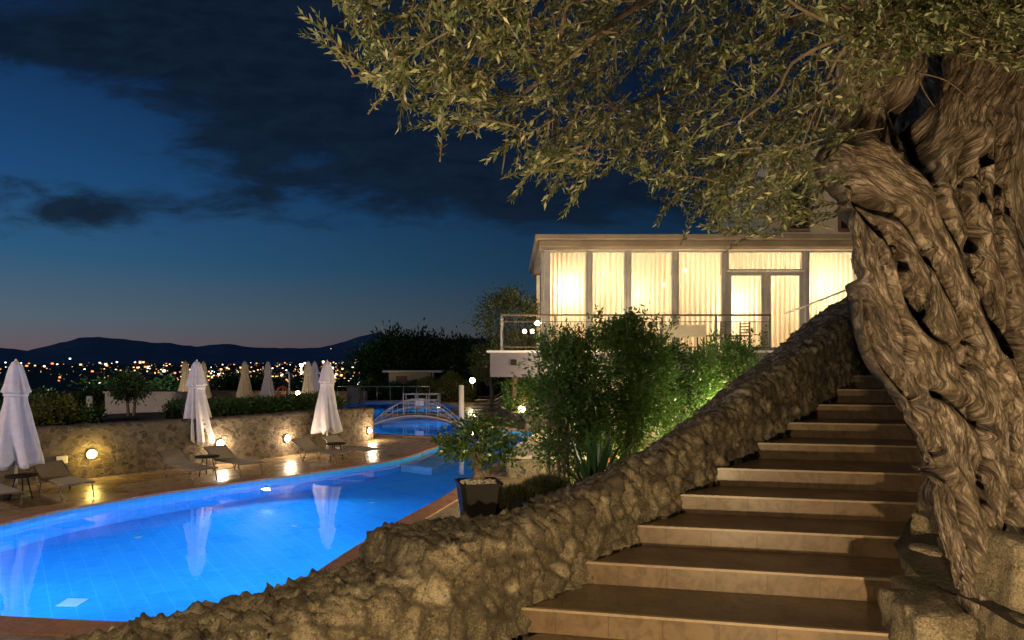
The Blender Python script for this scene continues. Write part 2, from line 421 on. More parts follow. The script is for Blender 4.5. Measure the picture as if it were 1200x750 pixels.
# basin walls + floor
V = []; UV = []; s_ = 0
for i in range(NP+1):
    k = i % NP
    if i: s_ += math.dist(poly[k], poly[(i-1) % NP])
    for z in (-2.526, -4.0): V.append((*poly[k], z)); UV.append((s_, z))
F = [(i*2, i*2+1, i*2+3, i*2+2) for i in range(NP)]
nb = len(V)
v2, f2 = tess([poly], -4.0)
V += v2; UV += [(x*.8+y*.6, -x*.6+y*.8) for x, y, z in v2]; F += [tuple(i+nb for i in t) for t in f2]
tag(uvbuild('pool_basin', V, F, UV, M['pool_tile']), kind='structure')
M['shelf_tile'] = tilemat('shelf_tile', (.45, .62, .80), (.42, .60, .78), (.3, .5, .75), .25, .25, rough=.3, bump=.1, vein=1, msize=.009)
# water
m = bpy.data.materials.new('water'); m.use_nodes = True; q = NB(m.node_tree); q.n.clear()
gl = q.new('ShaderNodeBsdfGlass'); gl.inputs['IOR'].default_value = 1.33; gl.inputs['Roughness'].default_value = 0.0; gl.inputs['Color'].default_value = (.90, .97, 1, 1)
oc = q.new('ShaderNodeTexCoord').outputs['Object']
bn = q.new('ShaderNodeBump'); bn.inputs['Strength'].default_value = .07; bn.inputs['Distance'].default_value = .03
q.l.new(q.math('ADD', q.noise(oc, 2.2, 2, .5), q.math('MULTIPLY', q.noise(oc, 9, 2, .5), .12)), bn.inputs['Height']); q.l.new(bn.outputs[0], gl.inputs['Normal'])
oo = q.new('ShaderNodeOutputMaterial'); q.l.new(gl.outputs[0], oo.inputs[0]); M['water'] = m
v2, f2 = tess([poly], -2.6)
me = bpy.data.meshes.new('pool_water'); me.from_pydata(v2, [], f2); me.materials.append(m); tag(link('pool_water', me), kind='structure')
# underwater lights
M['pool_lens'] = emat('pool_lens', (.75, .92, 1), 14)
M['ring'] = M['white_metal']
def pool_light(x, y, ax, ay_, power, label, z=-2.95, show=True):
    d = Vector((ax-x, ay_-y, 0)).normalized(); t = empty('pool_light', (x, y, z), label, 'pool light', 'underwater lights set in the pool walls', math.atan2(d.y, d.x))
    MB().add([(0.0+(.012 if j else 0), .11*math.cos(a), .11*math.sin(a)) for j in (0, 1) for a in [2*math.pi*k/16 for k in range(16)]],
             [tuple(range(15, -1, -1)), tuple(range(16, 32))]+[(k, (k+1) % 16, 16+(k+1) % 16, 16+k) for k in range(16)]).build('housing', M['ring'], t)
    MB().add([(.014+(.01 if j else 0), .085*math.cos(a), .085*math.sin(a)) for j in (0, 1) for a in [2*math.pi*k/16 for k in range(16)]],
             [tuple(range(15, -1, -1)), tuple(range(16, 32))]+[(k, (k+1) % 16, 16+(k+1) % 16, 16+k) for k in range(16)]).build('lens', M['pool_lens'], t)
    p = Vector((x, y, z))+d*.12
    lamp(p, power*.74, (.22, .58, 1), .06, 'underwater_lamp', 150, p+d*3+Vector((0, 0, -.5)), blend=.9)
PL = [(-5.18, 14.35, -3.2, 11.0, 520, 'underwater lamp glaring under the far coping opposite the stone wall lamps'),
      (-6.4, 6.95, -7.0, 9.6, 420, 'underwater lamp in the near pool wall at the left edge'),
      (-3.55, 6.75, -5.2, 10.5, 420, 'underwater lamp in the near end wall of the big pool'),
      (-2.22, 9.6, -5.0, 11.4, 420, 'underwater lamp in the pool wall behind the foreground wall'),
      (-.85, 13.8, -3.2, 15.2, 420, 'underwater lamp in the pool wall left of the low stone bench wall'),
      (-2.35, 20.4, -1.6, 17.9, 700, 'underwater lamp at the tip of the deck between the basins'),
      (.68, 23.4, -2.5, 22.5, 260, 'underwater lamp in the right corner basin'),
      (-5.6, 24.1, -5.2, 27.5, 300, 'underwater lamp beside the end of the stone wall'),
      (-2.35, 29.3, -6.0, 31.0, 260, 'underwater lamp past the arched bridge'),
      (-8.9, 38.5, -5.0, 33.0, 300, 'underwater lamp in the farthest basin'),
      (-4.2, 39.3, -7.0, 33.0, 260, 'underwater lamp under the far coping of the last basin')]
for a in PL: pool_light(*a)
# submerged entry shelf at the narrows
sh_ = [D26(*p) for p in [(470, 541.5), (500, 531), (528, 522), (548, 517), (566, 522), (548, 531), (506, 545)]]
V = [(x, y, z) for z in (-3.98, -3.02) for x, y in sh_]; n_ = len(sh_)
F = [tuple(range(n_, 2*n_))]+[(i, (i+1) % n_, n_+(i+1) % n_, n_+i) for i in range(n_)]
tag(uvbuild('pool_shelf', V, F, [(v[0], v[1]+v[2]) for v in V], M['shelf_tile']), kind='structure')
# floor drain hatches seen through the water
for k, (u, v, lb) in enumerate([(85, 706, 'white square drain hatch on the pool floor near the near left coping'), (345, 622, 'small white floor inlet in the middle of the pool'), (162, 636, 'small white floor inlet nearer the left coping'), (436, 596, 'small white floor inlet towards the pool narrows')]):
    D = 800*3.03/(v-424); x = (u-600)/800*D; s = .26 if k == 0 else .09
    # apparent depth of the refracted floor puts it about here
    t = MB().box((x, D, -3.985), (s, s, .02), bev=.004).build('pool_drain', M['white_metal']); tag(t, lb, 'pool drain', 'drain covers on the pool floor')

# ================================================================ STONE SURFACES
def stone_grid(name, pts, mt, scale, amp, parent=None, fine=.012, gapw=.22, closed_flip=False, squash=1.0, warp=.35, crag=0):
    """pts: (n,m,3) grid of a surface; displaced along its normals into uneven stones"""
    A = np.array(pts, dtype=float); n, m = A.shape[:2]
    du = np.gradient(A, axis=0); dv = np.gradient(A, axis=1); N = np.cross(du, dv); N /= np.linalg.norm(N, axis=2, keepdims=True)+1e-9
    if closed_flip: N = -N
    col = np.zeros((n, m, 4)); out = A.copy()
    for i in range(n):
        for j in range(m):
            p = Vector(A[i, j]); w = noise.noise_vector(p*scale*.55)*warp; q = Vector((p.x, p.y, p.z*squash))*scale+w
            dd, pp = noise.voronoi(q)
            e = dd[1]-dd[0]; h = min(1, max(0, e/gapw)); h = h*h*(3-2*h)
            c = pp[0]; r = (math.sin(c.x*12.98+c.y*78.23+c.z*37.7)*43758.5) % 1
            fr = noise.fractal(p*9, .9, 2.1, 4); f2 = noise.fractal(p*2.3, 1, 2, 3); rg = abs(noise.noise(p*22))
            if crag: dz_ = amp*.60*(h*.7+.3*h*r-.5)+crag*(.50*noise.fractal(p*6.5, .8, 2.1, 5)+.55*(.5-abs(noise.noise(p*11+w)*1.6))+.42*(.4-abs(noise.noise(p*27)*1.5))+.28*f2+.18*noise.noise(p*46))
            else: dz_ = amp*(h*.75+.25*h*r-.5)+amp*.42*fr+amp*.42*f2-fine*rg
            if crag: dz_ -= .07*max(0, noise.noise(p*13+Vector((3, 7, 1)))-.22)+.03*max(0, noise.noise(p*30)-.2)
            dz_ = max(-.10, min(.055, dz_))
            out[i, j] = A[i, j]+N[i, j]*dz_
            col[i, j] = (min(1, max(0, r+.1*fr)), min(1, max(.15, h)), 0, 1)
    V = out.reshape(-1, 3); idx = np.arange(n*m).reshape(n, m)
    F = np.stack([idx[:-1, :-1], idx[1:, :-1], idx[1:, 1:], idx[:-1, 1:]], axis=-1).reshape(-1, 4)
    if closed_flip: F = F[:, ::-1]
    me = fast_mesh(name, V, F, mt, True)
    ca_ = me.color_attributes.new('stone', 'FLOAT_COLOR', 'POINT'); ca_.data.foreach_set('color', col.reshape(-1, 4).astype(np.float32).ravel())
    return link(name, me, parent, parent is not None)
def masonry(name, cols, mortar, sc, mw=.10, bump=.6, rough=.85):
    m = bpy.data.materials.new(name); m.use_nodes = True; q = NB(m.node_tree); pr = q.n['Principled BSDF']; o = q.new('ShaderNodeTexCoord').outputs['Object']
    nt = q.new('ShaderNodeTexNoise'); q.l.new(o, nt.inputs['Vector']); nt.inputs['Scale'].default_value = sc*.7; nt.inputs['Detail'].default_value = 4
    s1 = q.new('ShaderNodeVectorMath', operation='SCALE'); q.l.new(nt.outputs[1], s1.inputs[0]); s1.inputs['Scale'].default_value = .9/sc
    ad = q.new('ShaderNodeVectorMath', operation='ADD'); q.l.new(o, ad.inputs[0]); q.l.new(s1.outputs[0], ad.inputs[1])
    mp = q.scale(ad.outputs[0], (1, 1, 1.35))
    e = q.new('ShaderNodeTexVoronoi', feature='DISTANCE_TO_EDGE'); q.l.new(mp, e.inputs['Vector']); e.inputs['Scale'].default_value = sc
    f = q.new('ShaderNodeTexVoronoi', feature='F1'); q.l.new(mp, f.inputs['Vector']); f.inputs['Scale'].default_value = sc
    sp = q.new('ShaderNodeSeparateColor'); q.l.new(f.outputs['Color'], sp.inputs[0])
    n = q.noise(o, 30, 5, .7); k = q.ramp(sp.outputs[0], [(i/(len(cols)-1), c) for i, c in enumerate(cols)])
    k = q.mix(q.smap(n, .4, .75, 0, .6), k, tuple(c*1.5 for c in cols[1])); k = q.mix(q.smap(n, .3, .45, .5, 0), k, tuple(c*.4 for c in cols[0]))
    stone = q.smap(q.math('ADD', e.outputs['Distance'], q.math('MULTIPLY', q.math('SUBTRACT', sp.outputs[1], .5), mw*.9)), mw*.6, mw*1.15)
    mo = q.mix(q.smap(n, .35, .7), mortar, tuple(c*.62 for c in mortar))
    q.l.new(q.mix(stone, mo, k), pr.inputs['Base Color']); pr.inputs['Roughness'].default_value = rough
    bn = q.new('ShaderNodeBump'); bn.inputs['Strength'].default_value = bump; bn.inputs['Distance'].default_value = .05
    q.l.new(q.math('ADD', q.math('MULTIPLY', n, .5), q.math('MULTIPLY', stone, q.math('ADD', sp.outputs[2], -.35))), bn.inputs['Height']); q.l.new(bn.outputs[0], pr.inputs['Normal']); return m
def resample(pl, step):
    pl = [np.array(p, dtype=float) for p in pl]; L = [0]
    for i in range(1, len(pl)): L.append(L[-1]+np.linalg.norm(pl[i]-pl[i-1]))
    n = max(2, int(L[-1]/step)+1); t = np.linspace(0, L[-1], n); a = np.array(pl)
    return np.stack([np.interp(t, L, a[:, k]) for k in range(a.shape[1])], axis=1)
def resample_n(pl, n):
    pl = np.array(pl, dtype=float); L = np.concatenate([[0], np.cumsum(np.linalg.norm(np.diff(pl, axis=0), axis=1))]); t = np.linspace(0, L[-1], n)
    return np.stack([np.interp(t, L, pl[:, k]) for k in range(pl.shape[1])], axis=1)
M['rubble'] = stonemat('rubble_limestone', [(.15, .125, .075), (.25, .205, .125), (.37, .31, .20), (.50, .43, .29)], (.06, .047, .03), 1.0, 1.0)
M['wall_stone'] = masonry('pool_wall_stone', [(.035, .025, .015), (.11, .08, .05), (.20, .15, .10), (.05, .035, .025), (.14, .10, .06)], (.17, .14, .10), 6.3, mw=.10, bump=.9)
ZI = [(-5, -1.3), (-1.2, -1.28), (-.50, -1.25), (-.44, -1.10), (0, -1.08), (.57, -1.03), (.97, -.86), (1.47, -.70), (2.24, -.38), (3.6, .24), (4.63, .72), (5.6, 1.15), (6.5, 1.5)]
ZO = [(-5, -1.36), (-2.1, -1.335), (-1.67, -1.32), (-1.03, -1.28), (-.99, -1.11), (-.38, -1.16), (0, -1.14), (.6, -1.05), (.97, -.98), (1.375, -.825), (1.83, -.605), (2.5, -.26), (3.3, .13), (4.28, .66), (5.6, 1.19), (6.5, 1.5)]
grid = []
S0, S1 = -4.6, 6.0
ns = int((S1-S0)*1.414/.0155)
for i in range(ns):
    s = S0+(S1-S0)*i/(ns-1); zi = lerp_tab(ZI, s); zo = lerp_tab(ZO, s-.55)
    zb = min(-1.9, -1.9) if s < .2 else -1.9+max(0, s-.2)*.34
    sec = [(s, s+4.4, zb), (s-.01, s+4.41, zi-.10), (s-.05, s+4.45, zi-.02), (s-.12, s+4.52, zi+.005), (s-.45, s+4.85, zo+.02), (s-.52, s+4.92, zo-.02), (s-.56, s+4.96, zo-.12), (s-.60, s+5.0, -2.6)]
    grid.append(resample_n(sec, 140))
o = stone_grid('stone_wall', grid, M['rubble'], 5.0, .055, gapw=.16, closed_flip=True, warp=.6, crag=.040)
tag(o, 'rough limestone rubble wall climbing beside the steps, with flat wide top', 'stone wall')

# pool-side retaining wall (curved)
WB = [(-16.0, 7.7), (-12.5, 11.2), (-9.56, 14.2), (-8.4, 15.35), (-7.05, 16.8), (-6.1, 18.0), (-5.1, 20.2), (-4.45, 22.0)]
wc = resample(WB, .06); wt = np.gradient(wc, axis=0); wt /= np.linalg.norm(wt, axis=1, keepdims=True); wn = np.stack([-wt[:, 1], wt[:, 0]], axis=1)  # away from pool
grid = []
for p, nn in zip(wc, wn):
    zt = -1.36 if p[1] < 19 else -1.36-.12*(p[1]-19)/3
    sec = [(p[0], p[1], -2.52), (p[0], p[1], zt-.02), (p[0]+nn[0]*.05, p[1]+nn[1]*.05, zt), (p[0]+nn[0]*.4, p[1]+nn[1]*.4, zt), (p[0]+nn[0]*.45, p[1]+nn[1]*.45, zt-.06), (p[0]+nn[0]*.45, p[1]+nn[1]*.45, -2.52)]
    grid.append(resample_n(sec, 52))
g2 = [grid[-1]]
c0 = grid[-1].mean(axis=0)
for k in range(1, 7): g2.append(c0*[1, 1, 1]+(grid[-1]-c0)*(1-k/6.0))
o = stone_grid('retaining_wall', grid+g2[1:], M['wall_stone'], 6.5, .028, fine=.004, gapw=.18, closed_flip=True)
tag(o, 'long curved stone retaining wall with small round lamps behind the pool deck', 'stone wall')

# raised planting bed behind it
back = [tuple(p+nn*.43) for p, nn in zip(wc, wn)][::6]; back2 = [tuple(p+nn*(5.2 if p[1] < 17 else max(1.5, 5.2-(p[1]-17)*.75))) for p, nn in zip(wc, wn)][::6]
mb = MB(); mb.prism(back[::1]+back2[::-1], -2.55, -1.5); tag(mb.build('planting_bed', M['soil']), kind='structure')

# ================================================================ STEPS
M['step'] = tilemat('step_tile', (.205, .138, .075), (.155, .105, .057), (.10, .065, .04), .335, .16, rough=.38, bump=.25, vein=7, msize=.0035)
M['nosing'] = mat('nosing_tile', (.40, .30, .185), (.32, .24, .15), rough=.35, nscale=20)
LX = [.07, .555, 1.0, 1.44, 1.87, 2.48, 2.99, 3.55, 4.0, 4.4]; NW = 3.6; SL = -.2
st = empty('staircase', (1.5, 5.5, -1.78), 'broad tiled garden staircase rising past the olive trunk', 'staircase')
pts = [(x-.12, x+4.43+.024) for x in LX]; pts.append((pts[-1][0]+.45, pts[-1][1]+.45)); pts.append((pts[-1][0]+2.5, pts[-1][1]+2.5))
for i in range(11):
    L0, L1 = pts[i], pts[i+1]; z = -1.62+.16*i; w = NW
    R0 = (L0[0]+w, L0[1]+w*SL); R1 = (L1[0]+w, L1[1]+w*SL)
    V = [(*L0, z-.16), (*R0, z-.16), (*R0, z-.014), (*L0, z-.014), (*L0, z), (*R0, z), (*R1, z), (*L1, z), (*R0, z-.7), (*R1, z-.7), (*L0, z-.014), (*R0, z-.014)]
    UV = [(0, .0), (w, .0), (w, .146), (0, .146), (0, .16), (w, .16), (w, .16+.5), (0+.4, .16+.5), (w, -.5), (w+.5, -.5), (0, .155), (w, .155)]
    F = [(0, 1, 2, 3), (4, 5, 6, 7), (5, 8, 9, 6)]
    sp = uvbuild('step', V, F, UV, M['step'], st)
    # nosing strip a few mm proud
    n_ = (-.196*.006, -.98*.006); mb = MB()
    A = (L0[0]+n_[0], L0[1]+n_[1]); B = (R0[0]+n_[0], R0[1]+n_[1]); q_ = (.196*.03, .98*.03)
    mb.add([(*A, z-.014), (*B, z-.014), (*B, z+.003), (*A, z+.003), (A[0]+q_[0], A[1]+q_[1], z+.003), (B[0]+q_[0], B[1]+q_[1], z+.003), (A[0]+q_[0], A[1]+q_[1], z-.014), (B[0]+q_[0], B[1]+q_[1], z-.014)],
           [(0, 1, 2, 3), (3, 2, 5, 4), (0, 6, 7, 1)])
    ns_ = mb.build('nosing', M['nosing'], sp, True)
# lower landing the camera stands over
V = [(-6.5, -4, -1.782), (9, -4, -1.782), (9, 4.6, -1.782), (.35, 4.6, -1.782)]
UV = [(v[0], v[1]) for v in V]; V = [(-4.7, -4, -1.782), (9, -4, -1.782), (9, 4.7, -1.782), (.4, 4.7, -1.782), (-4.7, -.3, -1.782)]; UV = [(v[0], v[1]) for v in V]
tag(uvbuild('landing', V, [(0, 1, 2, 3, 4)], UV, M['step']), kind='structure')

# soil bank right of the steps, under the olive
V = []; F = []
nx, ny = 40, 60
for i in range(ny):
    y = 3.2+i/(ny-1)*11
    for j in range(nx):
        x0 = max(2.55, 2.2+.9*(y-4.2)*.95) if y > 4 else 2.6
        x = x0+j/(nx-1)*7; base = -1.35+max(0, y-4.2)*.16*2.0*.55
        z = base+.35*min(1, (x-x0)/1.2)+.05*noise.fractal(Vector((x*3, y*3, 0)), 1, 2, 4)
        V.append((x, y, min(z, .9)))
for i in range(ny-1):
    for j in range(nx-1): F.append((i*nx+j, i*nx+j+1, (i+1)*nx+j+1, (i+1)*nx+j))
tag(link('garden_bank', fast_mesh('garden_bank', V, F, M['soil'], True)), kind='structure')

# stone blocks of the planter round the olive
def block(name, c, d, rz, label, cat='stone block', seed=0, scale=3.0, amp=.03, group='cut stone blocks at the foot of the olive tree', taper=0):
    n = 26; V = []; F = []; col = []
    for ax in range(3):
        for sg in (-1, 1):
            k0 = len(V)
            for i in range(n):
                for j in range(n):
                    a, b_ = -1+2*i/(n-1), -1+2*j/(n-1); p = [0, 0, 0]; p[ax] = sg; p[(ax+1) % 3] = a; p[(ax+2) % 3] = b_
                    v = Vector(p); l8 = (abs(v.x)**10+abs(v.y)**10+abs(v.z)**10)**.1; v = v/l8
                    h = Vector((v.x*d[0]/2*(1-taper*(v.z+1)/2), v.y*d[1]/2*(1-taper*(v.z+1)/2), v.z*d[2]/2))
                    nn = h.normalized(); q = h+Vector(c)*3+Vector((seed*7, 0, 0))
                    h = h+nn*(amp*noise.fractal(q*5, .8, 2.1, 5)+amp*.8*noise.noise(q*2))
                    x, y = h.x*math.cos(rz)-h.y*math.sin(rz), h.x*math.sin(rz)+h.y*math.cos(rz)
                    V.append((x+c[0], y+c[1], h.z+c[2])); col.append((.45+.5*noise.noise(q*3), 1, 0, 1))
            for i in range(n-1):
                for j in range(n-1):
                    t = (k0+i*n+j, k0+(i+1)*n+j, k0+(i+1)*n+j+1, k0+i*n+j+1); F.append(t if sg > 0 else t[::-1])
    me = fast_mesh(name, V, F, M['rubble'], True); ca_ = me.color_attributes.new('stone', 'FLOAT_COLOR', 'POINT')
    ca_.data.foreach_set('color', np.array(col, dtype=np.float32).ravel()); return tag(link(name, me), label, cat, group)
block('stone_block', (2.42, 3.98, -1.60), (.36, .5, .42), R(-6), 'low cut block in front of the dark gap, left of the other blocks', seed=1)
block('stone_block', (2.95, 3.78, -1.13), (.62, .55, .40), R(-4), 'upper cut block under the trunk at the right edge', seed=2)
block('stone_block', (2.95, 3.76, -1.56), (.64, .58, .44), R(-2), 'lower cut block under the other at the right edge', seed=3)
block('stone_block', (2.62, 4.22, -1.44), (.34, .5, .09), R(-5), 'thin flat ledge stone in the dark gap between the blocks', seed=4, amp=.012)
block('stone_block', (3.6, 3.7, -1.35), (.66, .6, .85), R(3), 'tall cut block beyond the right edge blocks', seed=5)
# rubble heap sloping up to the trunk
rocks = [(2.74, 4.40, -1.50, .22), (2.84, 4.56, -1.36, .22), (2.94, 4.46, -1.27, .20), (2.98, 4.76, -1.18, .22), (2.84, 4.72, -1.44, .20), (3.10, 4.86, -1.04, .24), (3.02, 4.37, -1.24, .20), (2.66, 4.2, -1.50, .15), (2.84, 4.36, -1.44, .16)]
names = ['lowest rubble stone at the stair side foot of the heap', 'rubble stone halfway up the heap against the trunk', 'rubble stone wedged below the trunk on the heap', 'rear rubble stone of the heap next to the steps',
         'small rubble stone at the stair side of the heap', 'topmost rubble stone of the heap by the trunk', 'rubble stone tucked behind the upper cut block', 'smallest rubble stone on top of the low cut block', 'rubble stone above the thin ledge stone']
for k, (x, y, z, s) in enumerate(rocks):
    block('rock', (x, y, z), (s*1.25, s*1.1, s), R(k*41), names[k], 'rock', seed=10+k, amp=.05, group='rubble stones heaped against the olive trunk')

# ================================================================ LEAVES
def leaf_arrays(C, Dr, L, Wd, fold=.15, nrm=None):
    n = len(C); Dr = Dr/(np.linalg.norm(Dr, axis=1, keepdims=True)+1e-9)
    r = rng.normal(size=(n, 3)) if nrm is None else nrm
    sd = np.cross(Dr, r); sd /= np.linalg.norm(sd, axis=1, keepdims=True)+1e-9; nn = np.cross(Dr, sd)
    L = np.asarray(L).reshape(-1, 1)*np.ones((n, 1)); Wd = np.asarray(Wd).reshape(-1, 1)*np.ones((n, 1))
    V = np.stack([C, C+Dr*L*.4+sd*Wd*.5+nn*L*fold*.4, C+Dr*L*1.0, C+Dr*L*.4-sd*Wd*.5+nn*L*fold*.4], axis=1).reshape(-1, 3)
    return V
def leaf_mesh(name, C, Dr, L, Wd, mt, parent=None, **k):
    V = leaf_arrays(np.asarray(C), np.asarray(Dr), L, Wd, **k); F = np.arange(len(V)).reshape(-1, 4)
    return link(name, fast_mesh(name, V, F, mt), parent, parent is not None)
def clump_points(center, radii, nclump, nleaf, cs, seed=0, shell=.55, flat=0):
    r = np.random.default_rng(seed); d = r.normal(size=(nclump, 3)); d /= np.linalg.norm(d, axis=1, keepdims=True)
    rr = shell+(1-shell)*r.random(nclump)**.6; lump = np.array([1+.28*noise.noise(Vector(x)*1.9+Vector((seed, 0, 0))) for x in d])
    cc = d*(rr*lump)[:, None]*np.array(radii)
    if flat: cc[:, 2] = np.maximum(cc[:, 2], -radii[2]*flat)
    k = r.integers(0, nclump, nleaf); off = r.normal(size=(nleaf, 3))*cs
    P_ = cc[k]+off; Dn = off/np.linalg.norm(off, axis=1, keepdims=True)+r.normal(size=(nleaf, 3))*.6+P_/np.array(radii)*.5
    return P_+np.array(center), Dn, cc+np.array(center)
M['dark_leaf'] = leafmat('dark_leaf', (.020, .050, .014), (.045, .10, .025), .3)
M['hedge_leaf'] = leafmat('hedge_leaf', (.022, .06, .014), (.06, .12, .025), .3)
M['yellow_leaf'] = leafmat('yellow_leaf', (.08, .10, .02), (.16, .17, .035), .35)
M['shrub_leaf'] = leafmat('shrub_leaf', (.035, .09, .015), (.085, .18, .03), .4, .45, (.11, .20, .04))
M['olive_leaf'] = leafmat('olive_leaf', (.055, .080, .026), (.14, .17, .065), .25, .38, (.46, .48, .27))
M['bonsai_leaf'] = leafmat('bonsai_leaf', (.03, .075, .015), (.07, .15, .03), .3, .28, (.18, .24, .06))
M['grass'] = leafmat('grass_blade', (.05, .06, .015), (.11, .11, .03), .3)
M['agave'] = leafmat('agave_leaf', (.03, .09, .03), (.05, .13, .04), .2, .4)

def tree(name, base, h, rad, label, cat='tree', mt='dark_leaf', n=5000, ls=.16, group=None, trunk_r=None, ntr=1, seed=0, nclump=70, cz=.62, crown_name='crown', ch=None):
    x, y, z = base; t = empty(name, base, label, cat, group); tr = trunk_r or h*.035
    cr = (rad, rad, ch or h*(1-cz)*1.0); cc = (x, y, z+h*cz)
    Pn, Dn, C = clump_points(cc, cr, nclump, n, rad*.13+.03, seed)
    leaf_mesh(crown_name, Pn, Dn, ls*(.7+.6*rng.random(len(Pn))), ls*.45, M[mt], t)
    mb = MB(); rr = random.Random(seed)
    for k in range(ntr):
        ox = (k-(ntr-1)/2)*tr*3; top = Vector((x+ox*2.5+rr.uniform(-.1, .1)*h, y, z+h*cz))
        p = spline([(x+ox, y, z-.05), (x+ox*1.6+rr.uniform(-.03, .03)*h, y, z+h*.3), top], 7); mb.tube(p, [tr*(1-.5*i/6) for i in range(7)], 8)
        for c in C[k::ntr][:12]:
            c = Vector(c); mb.tube([p[3+rr.randint(0, 2)], (p[5]+c)/2+Vector((0, 0, .03*h)), c], [tr*.4, tr*.22, tr*.07], 5)
    mb.build('trunk', M['branch'], t, True)
    return t

# ---------------------------------------------------------------- the old olive
ol = empty('olive_tree', (3.0, 4.3, -1.35), 'ancient olive tree with a massive twisted trunk beside the steps', 'tree')
def barkmat():
    m = bpy.data.materials.new('olive_bark'); m.use_nodes = True; q = NB(m.node_tree); pr = q.n['Principled BSDF']
    tcn = q.new('ShaderNodeTexCoord'); uv = tcn.outputs['UV']; ob = tcn.outputs['Object']
    wob = q.new('ShaderNodeVectorMath', operation='ADD'); q.l.new(uv, wob.inputs[0])
    nv = q.new('ShaderNodeTexNoise'); q.l.new(ob, nv.inputs['Vector']); nv.inputs['Scale'].default_value = 5; nv.inputs['Detail'].default_value = 3
    sc = q.new('ShaderNodeVectorMath', operation='SCALE'); q.l.new(nv.outputs[1], sc.inputs[0]); sc.inputs['Scale'].default_value = .035; q.l.new(sc.outputs[0], wob.inputs[1])
    w = wob.outputs[0]
    a = q.noise(q.scale(w, (46, 7, 1)), 1, 8, .70, .5); c = q.noise(q.scale(w, (120, 26, 1)), 1, 5, .7, .5); d = q.noise(ob, 3, 4, .6)
    vo = q.new('ShaderNodeTexVoronoi', feature='DISTANCE_TO_EDGE'); q.l.new(q.scale(w, (60, 13, 1)), vo.inputs['Vector']); vo.inputs['Scale'].default_value = 1
    crack = q.smap(vo.outputs['Distance'], 0.0, .13, .55, 1.0)
    col = q.ramp(a, [(.34, (.03, .022, .015)), (.44, (.13, .10, .07)), (.52, (.29, .23, .165)), (.62, (.62, .52, .42))])
    col = q.mix(q.smap(d, .4, .7, 0, .45), col, (.12, .085, .05))
    col = q.mix(crack, tuple(x*.35 for x in (.10, .065, .035)), col)
    fold_shade = q.new('ShaderNodeAttribute', attribute_name='amount')       # shade inside the folds, painted into the bark colour
    col = q.mix(q.math('MULTIPLY', fold_shade.outputs['Fac'], .88), col, (.035, .024, .016))
    q.l.new(col, pr.inputs['Base Color']); pr.inputs['Roughness'].default_value = .85
    h = q.math('ADD', q.math('ADD', q.math('MULTIPLY', a, 1.0), q.math('MULTIPLY', c, .7)), q.math('MULTIPLY', crack, .5))
    bn = q.new('ShaderNodeBump'); bn.inputs['Strength'].default_value = .9; bn.inputs['Distance'].default_value = .03
    q.l.new(h, bn.inputs['Height']); q.l.new(bn.outputs[0], pr.inputs['Normal']); return m
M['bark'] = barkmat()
# deep folds between the old stems: polylines (u, v) on the trunk face, width and depth in metres
FOLD = [([(978, 186), (996, 214), (1026, 243), (1056, 252), (1072, 269), (1085, 294), (1101, 322), (1128, 372), (1140, 400)], .018, .20),
        ([(1004, 236), (1020, 255), (1037, 272), (1050, 291), (1060, 308), (1057, 322), (1066, 337), (1076, 352), (1088, 376), (1101, 395), (1124, 408), (1134, 438), (1142, 470), (1160, 500)], .018, .22),
        ([(1070, 345), (1080, 362), (1092, 380)], .036, .26),
        ([(1088, 180), (1096, 208), (1112, 250), (1133, 292), (1146, 320), (1158, 346), (1168, 370), (1181, 398), (1197, 428), (1215, 470)], .021, .26),
        ([(1160, 355), (1172, 380), (1184, 402)], .034, .24),
        ([(1013, 330), (1018, 355), (1024, 394), (1040, 429), (1062, 458), (1082, 476)], .016, .17),
        ([(1098, 461), (1118, 468), (1135, 483), (1153, 508), (1160, 537), (1151, 558), (1156, 585)], .020, .20),
        ([(1090, 552), (1108, 560), (1124, 580), (1131, 608), (1140, 640)], .016, .15),
        ([(1138, 165), (1130, 195), (1127, 226), (1140, 262), (1146, 290)], .022, .26), ([(1151, 186), (1152, 232)], .016, .14), ([(1176, 150), (1170, 230), (1180, 330), (1196, 400)], .018, .20),
        ([(972, 142), (986, 144), (1002, 154)], .028, .15), ([(1062, 120), (1072, 150), (1086, 180)], .06, .34),
        ([(1030, 60), (1040, 120), (1050, 170)], .014, .10), ([(1094, 300), (1114, 352), (1130, 400), (1140, 430)], .011, .07), ([(1066, 470), (1090, 520), (1112, 560)], .013, .10), ([(1172, 430), (1186, 500), (1190, 560), (1182, 620)], .015, .12),
        ([(1030, 290), (1044, 340), (1060, 385), (1064, 420)], .010, .06), ([(1220, 300), (1216, 400), (1234, 500)], .018, .18)]
FS = []
for pl_, w_, d_ in FOLD:
    q_ = spline([P(u, v, 3.9) for u, v in pl_], 6*len(pl_)); FS.append((np.array([(p.x, p.z) for p in q_]), w_*.86, d_*1.1))
def fold_push(co):
    out = np.zeros(len(co)); k_ = 3.9/co[:, 1]; X = np.stack([co[:, 0]*k_, co[:, 2]*k_], axis=1)
    for pl_, w_, d_ in FS:
        best = np.full(len(co), 9.)
        for a_, b_ in zip(pl_[:-1], pl_[1:]):
            ab = b_-a_; t_ = np.clip(((X-a_)@ab)/(ab@ab+1e-12), 0, 1); best = np.minimum(best, np.linalg.norm(X-a_-t_[:, None]*ab, axis=1))
        out += d_*np.exp(-(best/w_)**2)+.045*np.exp(-(best/(w_*2.6))**2)-.028*np.exp(-((best-w_*4.0)/(w_*1.8))**2)
    return np.clip(out, -.04, .42)
